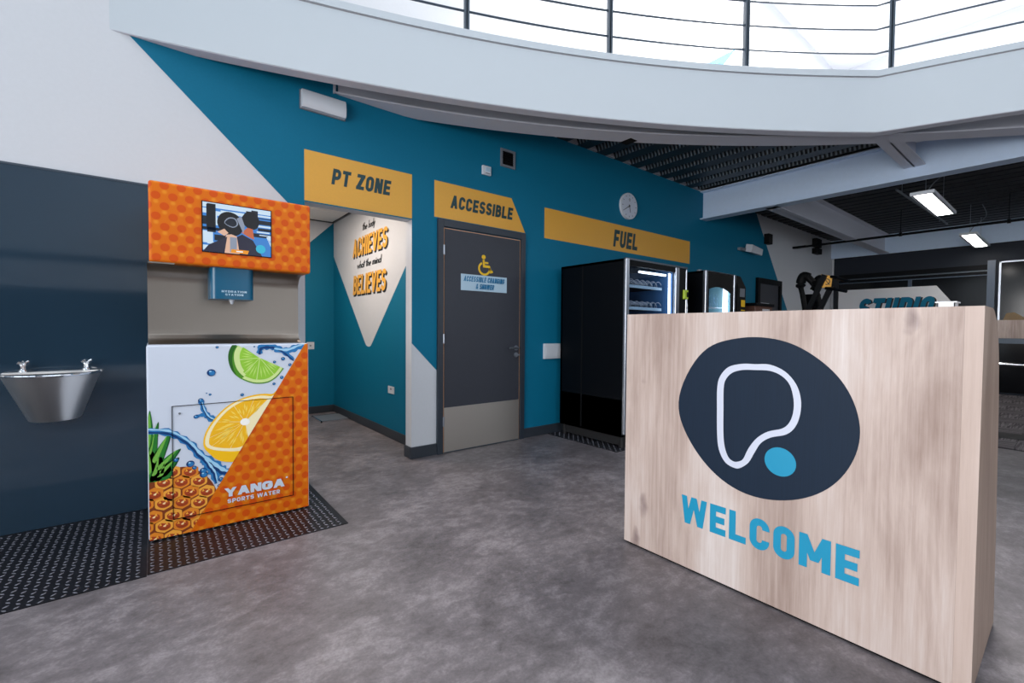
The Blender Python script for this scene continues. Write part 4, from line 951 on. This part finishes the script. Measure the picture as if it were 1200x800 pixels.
v = thing('vending_machine', 'black drinks vending machine with a glowing arched window', 'vending machine', (5.57, 3.27, 0))
VL, VR, VT = 5.19, 5.95, 1.925
mb = MB(); mb.box(VL, VL+.03, VY+.02, VB, .1, VT); mb.box(VR-.03, VR, VY+.02, VB, .1, VT); mb.box(VL, VR, VB-.03, VB, .1, VT); mb.box(VL, VR, VY+.02, VB, VT-.03, VT); mb.box(VL, VR, VY+.02, VB, .1, .6)
mb.build('cabinet', M['black'], v, bevel=.006)
mb = MB(); mb.box(VL, VL+.05, VY-.014, VY+.02, .12, VT); mb.box(VR-.045, VR, VY-.014, VY+.02, .12, VT); mb.box(VL, VR, VY-.008, VY+.02, VT-.008, VT+.004); mb.build('silver_trim', M['silver'], v, bevel=.006)
# door sheet with an arched window
wl, wr, wt = VL+.10, VR-.09, 1.745
archp = [(wl, .7)]+[(wl, wt-.06)]+[(wl+(wr-wl)*i/12, wt-.06+.06*math.sin(PI*min(1, .12+i/12*.88))) for i in range(13)]+[(wr, wt-.06), (wr, .7)]
mb = MB(); top = VT-.01
cols = sorted(set([p for p in archp[1:-1]]))
fn = lambda u, vv: (u, VY, vv)
mb.box(VL+.05, wl, VY-.002, VY+.018, .12, top); mb.box(wr, VR-.045, VY-.002, VY+.018, .12, top); mb.box(wl, wr, VY-.002, VY+.018, .12, .7)
ap = archp[2:-2]
for a, b2 in zip(ap[:-1], ap[1:]): mb.prism([a, b2, (b2[0], top), (a[0], top)], lambda u, vv: (u, VY-.002, vv), lambda u, vv: (u, VY+.018, vv))
mb.build('door', M['black_matt'], v)
MB().box(wl, wr, VY+.008, VY+.012, .7, wt+.01).build('glass_pane', M['clear'], v)
box('lining', VL+.03, VR-.03, VB-.04, VB-.03, .6, VT-.03, M['chiller_glow'], v); mb = MB(); mb.box(VL+.03, VL+.04, VY+.03, VB-.03, .6, VT-.03); mb.box(VR-.04, VR-.03, VY+.03, VB-.03, .6, VT-.03); mb.box(VL+.03, VR-.03, VY+.03, VB-.03, VT-.04, VT-.03); mb.build('lining_sides', M['chiller_glow'], v)
MB().cyl((5.80, VY+.05, .7), (5.80, VY+.05, 1.76), .03, 12).build('light_bar', M['led_white'], v)
for z in (1.50, 1.25, 1.0, .75):
    sh = box('shelf', VL+.04, VR-.12, VY+.10, VB-.06, z-.01, z, M['plastic_white'], v)
    for i in range(6):
        cx2 = VL+.10+i*.095
        MB().lathe([(0, 0), (.03, 0), (.032, .01), (.032, .11), (.012, .15), (.012, .175), (0, .178)], (cx2, VY+.16, z), 12).build('bottle', M['clear'], sh, smooth=True)
for x in (VL+.05, VL+.16): MB().lathe([(0, 0), (.03, 0), (.03, .02), (0, .024)], (x, VY+.1, VT), 12).build('roof_fitting', M['plastic_grey'], v, smooth=True)
for x in (VL+.06, VR-.08):
    for y in (VY+.05, VB-.06): MB().cyl((x, y, 0), (x, y, .1), .025, 12).build('foot', M['rubber'], v)
pt = thing('payment_tower', 'slim black payment column with yellow stickers right of the drinks machine', 'payment terminal', (6.12, 2.95, 0))
MB().prism([(2.80, 0), (3.10, 0), (3.10, 1.93), (2.90, 1.945), (2.87, 1.93), (2.80, 1.78)], lambda u, vv: (6.0, u, vv), lambda u, vv: (6.22, u, vv)).build('column', M['black_matt'], pt, bevel=.008)
box('sticker', 6.09, 6.19, 2.796, 2.80, 1.52, 1.61, M['sign_yellow'], pt); box('sticker', 6.09, 6.19, 2.796, 2.80, 1.465, 1.48, M['sign_yellow'], pt); box('slot_panel', 6.05, 6.18, 2.796, 2.80, 1.65, 1.76, M['plastic_grey'], pt)
bn = thing('recycling_bin', 'brown cabinet bin with a black lid beside the payment column', 'bin', (6.95, 3.0, 0))
box('body', 6.65, 7.22, 2.86, 3.3, 0, 1.56, M['brown'], bn, bevel=.01); box('lid', 6.63, 7.24, 2.84, 3.32, 1.56, 1.60, M['black'], bn, bevel=.006)
mb = MB()
for i in range(5): mb.box(6.88+i*.05, 6.915+i*.05, 2.856, 2.86, 1.46, 1.52)
mb.build('label_print', M['plastic_white'], bn)

# ---- welcome desk
dk = thing('reception_desk', 'pale oak welcome desk with a round navy logo', 'desk', (2.35, .89, 0))
FX = 2.084; YA, YB = .192, 1.583; TOP = 1.287
prof = [(FX, .012), (2.695, .012), (2.665, .41), (2.622, .73), (2.60, .90), (2.555, 1.07), (2.53, 1.13), (2.485, 1.20), (2.41, 1.25), (2.345, 1.278), (2.30, TOP), (FX, TOP)]
box('front_panel', FX, FX+.03, YA+.0454, YB, .012, TOP, M['oak'], dk)
MB().prism([(u, vv) for u, vv in prof], lambda u, vv: (u, YA, vv), lambda u, vv: (u, YA+.045, vv)).build('end_panel', [M['oak_side']], dk)
eg = box('end_edging', FX-.001, FX, YA, YA+.045, .012, TOP, M['oak_edge'], dk)
MB().prism([(u if u > FX else FX+.031, vv) for u, vv in prof], lambda u, vv: (u, YB-.045, vv), lambda u, vv: (u, YB, vv)).build('end_panel', M['oak_side'], dk)
box('counter_top', FX+.03, 2.30, YA+.045, YB-.045, TOP-.03, TOP, M['oak'], dk)
box('work_top', FX+.03, 2.66, YA+.045, YB-.045, .72, .75, M['oak_edge'], dk)
box('modesty_panel', 2.30, 2.32, YA+.045, YB-.045, .75, TOP-.03, M['oak_side'], dk)
box('plinth', FX+.012, 2.68, YA+.012, YB-.012, 0, .012, M['black'], dk)
df = lambda dd: (lambda u, vv: (FX-dd, u, vv))
th = math.radians(0)
def ell_pts(cy, cz, A_, B_, rot, n=64):
    return [(cy+A_*math.cos(2*PI*i/n)*math.cos(rot)-B_*math.sin(2*PI*i/n)*math.sin(rot), cz+A_*math.cos(2*PI*i/n)*math.sin(rot)+B_*math.sin(2*PI*i/n)*math.cos(rot)) for i in range(n)]
edge = [(1.254, .81), (1.233, .931), (1.151, 1.078), (1.067, 1.134), (.968, 1.166), (.885, 1.171), (.79, 1.161), (.709, 1.128), (.632, 1.074), (.574, 1.012), (.531, .932), (.51, .842), (.515, .76), (.542, .676), (.592, .598), (.664, .534), (.758, .488), (.861, .469), (.954, .478), (1.054, .518), (1.147, .599), (1.216, .697)]
ed = smoothpts(edge, 4)
for _ in range(140):
    for f_ in (.5, -.52): ed = [((1-f_)*p[0]+f_*(ed[i-1][0]+ed[(i+1) % len(ed)][0])/2, (1-f_)*p[1]+f_*(ed[i-1][1]+ed[(i+1) % len(ed)][1])/2) for i, p in enumerate(ed)]
disc = MB().flat(ed, df(.0012)).build('logo_disc', M['navy'], dk)
po = [(1.06, .928), (1.048, .985), (1.009, 1.033), (.947, 1.052), (.891, 1.054), (.83, 1.056), (.77, 1.031), (.727, .982), (.708, .922), (.709, .86), (.726, .804), (.76, .766), (.819, .742), (.859, .71), (.885, .662), (.909, .613), (.942, .581), (.97, .572), (1.015, .588), (1.046, .642), (1.056, .716), (1.059, .827)]
pin = [(1.029, .931), (1.02, .974), (.992, 1.007), (.946, 1.024), (.891, 1.028), (.829, 1.029), (.782, 1.011), (.75, .975), (.735, .918), (.735, .865), (.748, .82), (.775, .789), (.832, .765), (.877, .728), (.911, .676), (.933, .624), (.952, .607), (.976, .601), (1., .615), (1.018, .658), (1.026, .722), (1.028, .831)]
so_, si_ = smoothpts(po, 4), smoothpts(pin, 4); mb = MB(); n = len(so_)
mb.add([df(.0018)(u, vv) for u, vv in so_+si_], [(i, (i+1) % n, n+(i+1) % n, n+i) for i in range(n)])
mb.build('logo_outline', M['logo_white'], disc)
MB().flat(ell_pts(.781, .645, .0618, .061, 0, 40), df(.0018)).build('logo_dot', M['cyan'], disc)
text('WELCOME', -1.232, -.497, .237, .374, lambda u, vv: (FX-.0012, -u, vv), t=.225, w=.62, gap=.12).build('lettering', M['cyan'], dk)
ty = thing('plastic_tray', 'small white plastic tray on top of the oak desk', 'tray', (2.22, .297, TOP))
x0, x1, y0, y1 = 2.185, 2.255, .274, .320
mb = MB(); mb.box(x0, x1, y0, y1, TOP, TOP+.003); mb.box(x0, x0+.003, y0, y1, TOP, TOP+.02); mb.box(x1-.003, x1, y0, y1, TOP, TOP+.02); mb.box(x0, x1, y0, y0+.003, TOP, TOP+.02); mb.box(x0, x1, y1-.003, y1, TOP, TOP+.02)
mb.build('body', M['plastic_white'], ty)
mb = MB(); mb.box(x0-.005, x1+.005, y0-.005, y0, TOP+.018, TOP+.022); mb.box(x0-.005, x1+.005, y1, y1+.005, TOP+.018, TOP+.022); mb.box(x0-.005, x0, y0, y1, TOP+.018, TOP+.022); mb.box(x1, x1+.005, y0, y1, TOP+.018, TOP+.022)
mb.build('rim', M['plastic_white'], ty)

# ---- studio sign
ss = thing('studio_sign', 'white board with a cut corner reading STUDIO on the far dark glazing', 'sign', (XF-.05, 2.7, 1.3))
SX = XF-.06
MB().prism([(3.62, 1.30), (1.36, 1.30), (1.62, 1.77), (1.90, 2.18), (3.62, 2.18)], lambda u, vv: (SX-.02, u, vv), lambda u, vv: (SX+.03, u, vv)).build('board', M['white_paint'], ss)
sl = lambda dd: (lambda u, vv: (SX-dd, -u, vv))
text('STUDIO', -3.26, -1.98, 1.52, 1.965, sl(.022), t=.24, w=.6, gap=.08, shear=.2, dx=.03, dz=-.015).build('letter_shadow', M['black_ink'], ss)
text('STUDIO', -3.26, -1.98, 1.52, 1.965, sl(.024), t=.24, w=.6, gap=.08, shear=.2).build('lettering', M['teal'], ss)

# ---- ceiling lamps in the gym
for x0, x1, lab in ((7.2, 8.72, 'suspended rectangular LED panel lamp, the nearer of the two'), (10.75, 12.45, 'suspended rectangular LED panel lamp, the farther of the two')):
    L = thing('ceiling_lamp', lab, 'ceiling lamp', ((x0+x1)/2, 1.22, 2.85), 'LED panel lamps')
    mb = MB(); mb.box(x0, x1, 1.11, 1.33, 2.856, 2.885); mb.box(x0, x1, 1.11, 1.14, 2.845, 2.856); mb.box(x0, x1, 1.30, 1.33, 2.845, 2.856); mb.box(x0, x0+.03, 1.14, 1.30, 2.845, 2.856); mb.box(x1-.03, x1, 1.14, 1.30, 2.845, 2.856)
    mb.build('frame', M['plastic_white'], L); box('diffuser', x0+.03, x1-.03, 1.14, 1.30, 2.85, 2.856, M['led_panel'], L)
    for x in (x0+.2, x1-.2): MB().cyl((x, 1.22, 2.885), (x, 1.22, 3.40), .003, 6).build('hanger', M['silver'], L)
    MB().tube(smoothpts([(x0+.5, 1.30, 2.88), (x0+.45, 1.2, 3.05), (x0+.4, 1.05, 3.2), (x0+.3, 1.1, 3.40)], 5, False), .005, 6).build('flex', M['plastic_grey'], L)
p = thing('ceiling_pipe', 'thin dark pipe hung across the gym under the black decking', 'pipe', (10.5, 1.5, 2.95))
MB().cyl((10.55, 3.62, 2.95), (10.42, -3.0, 2.95), .022, 10).build('tube', M['black'], p, smooth=True)
for y in (2.05, .74, -.6):
    h_ = MB().cyl((10.5, y, 2.95), (10.5, y, 3.39), .006, 6).build('hanger', M['black'], p); MB().cyl((10.5, y-.02, 2.95), (10.5, y+.02, 2.95), .035, 10).build('clip', M['black'], p)
box('end_bracket', 10.5, 10.58, 3.55, 3.80, 2.93, 2.97, M['black'], p)
cr = thing('cable_rail', 'thin pale conduit beside the nearer gym lamp', 'conduit', (9.5, 1.65, 3.2)); MB().cyl((8.0, 1.62, 3.15), (11.2, 1.54, 3.15), .014, 8).build('tube', M['plastic_grey'], cr, smooth=True)
for x in (8.2, 10.9): MB().cyl((x, 1.60, 3.15), (x, 1.60, 3.40), .004, 6).build('hanger', M['silver'], cr)

# ---- gym machines behind the desk
ct = thing('cross_trainer', 'black cross trainer with curved swing arms behind the desk', 'exercise machine', (7.6, 2.5, 0))
box('base', 7.2, 8.5, 2.50, 2.74, 0, .14, M['black_matt'], ct, bevel=.02); box('housing', 7.9, 8.4, 2.50, 2.74, .14, .9, M['black'], ct, bevel=.08, seg=4)
for off, xx in ((0, 7.6), (.30, 7.9)):
    pts = smoothpts([(xx+.3, 2.54-off*.0, .5), (xx+.1, 2.55, 1.2), (xx, 2.562, 1.54), (xx-.02, 2.587, 1.73), (xx, 2.625, 1.90), (xx, 2.59, 2.02), (xx, 2.52, 2.0)], 6, False)
    if off: pts = [(x, y-.11, z-.03) for x, y, z in pts]
    MB().tube(pts, [.035]*(len(pts)-14)+[.065]*14, 10).build('swing_arm', M['black_matt'], ct, smooth=True)
MB().tube([(7.6, 2.62, 2.0), (7.6, 2.55, 2.02), (7.6, 2.47, 1.93), (7.6, 2.475, 1.82)], [.05, .055, .05, .03], 10).build('hood', M['black_matt'], ct, smooth=True)
MB().bar((8.15, 2.6, .8), (8.05, 2.6, 1.75), .08, .1).build('mast', M['black_matt'], ct); box('display', 7.98, 8.06, 2.50, 2.72, 1.55, 1.78, M['glass_dark'], ct, bevel=.01)
for y in (2.56, 2.70): box('pedal', 7.35, 7.7, y-.05, y+.05, .25, .29, M['rubber'], ct)
tr = thing('treadmill', 'black treadmill with slanting uprights and a yellow console behind the desk', 'exercise machine', (6.5, 1.9, 0))
TK = .855
def tp(x, y, z): return (x*TK, y*TK, 1.2+(z-1.2)*TK)
box('deck', 6.45, 7.95, 1.58, 2.18, 0, .2, M['black_matt'], tr, bevel=.03); box('belt', 6.55, 7.85, 1.66, 2.10, .2, .205, M['rubber'], tr)
MB().bar(tp(7.6, 2.60, 1.30), tp(7.6, 2.318, 2.02), .04, .055).build('upright', M['black'], tr); MB().bar((6.5, 2.12, .2), tp(7.6, 2.60, 1.32), .04, .055).build('upright', M['black'], tr)
MB().bar(tp(7.65, 2.47, 1.30), tp(7.65, 2.20, 1.975), .04, .055).build('upright', M['black'], tr); MB().bar((6.55, 1.95, .2), tp(7.65, 2.47, 1.32), .04, .055).build('upright', M['black'], tr)
MB().prism([(2.37, 2.037), (2.228, 1.994), (2.242, 1.843), (2.356, 1.837)], lambda u, vv: tp(7.62, u, vv), lambda u, vv: tp(7.70, u, vv)).build('console', M['yellow'], tr)
mb = MB()
for p_ in stroke(arc(2.295, 1.92, .035, .04, 0, 300, 14), .012)+stroke([(2.26, 1.87), (2.33, 1.97)], .01): mb.flat(p_, lambda u, vv: tp(7.618, u, vv))
mb.build('console_print', M['black_ink'], tr)
for q3 in ([(7.6, 2.24, 1.985), (7.55, 2.142, 1.967)], [(7.6, 2.16, 1.95), (7.45, 2.09, 1.93), (7.3, 1.94, 1.87)], [(7.6, 2.30, 1.826), (7.55, 2.22, 1.811), (7.4, 2.00, 1.75)]):
    MB().tube([tp(*p_) for p_ in q3], .018, 8).build('hand_rail', M['black'], tr, smooth=True)
MB().bar((6.5, 1.852, .2), tp(7.6, 2.17, 1.94), .03, .035).build('mast', M['black'], tr)

# ---- balcony railing
rl = thing('balcony_railing', 'grey steel railing with thin horizontal bars along the curved balcony', 'railing', (2.5, 3.1, 3.6))
RP = offset_line(FP, .055); RP = [p for p in RP if p[1] < WY-.03]
for z in (3.785, 4.005, 4.225, 4.445):
    MB().tube([(x, y, z) for x, y in RP], .009, 6).build('bar', M['plastic_grey'] if 0 else M['trim'], rl, smooth=True)
MB().tube([(x, y, 4.68) for x, y in RP], .024, 8).build('hand_rail', M['trim'], rl, smooth=True)
def rp_at(x):
    for a, b2 in zip(RP[:-1], RP[1:]):
        if a[0] <= x <= b2[0]: t_ = (x-a[0])/(b2[0]-a[0]+1e-9); return Vector((x, a[1]+(b2[1]-a[1])*t_)), (Vector(b2)-Vector(a)).normalized()
    return Vector(RP[0]), Vector((1, 0))
for x in (.42, 2.03, 3.18, 4.30, 5.335, 5.93):
    c_, dv = rp_at(x); nv = Vector((-dv.y, dv.x))
    mb = MB()
    for s in (-1, 1):
        a = c_+dv*s*.013; mb.bar((a.x, a.y, 3.60), (a.x, a.y, 4.68), .016, .045, up=(nv.x, nv.y, 0))
    mb.box(c_.x-.004, c_.x+.004, c_.y-.004, c_.y+.004, 3.6, 4.66)
    mb.build('post', M['trim'], rl)
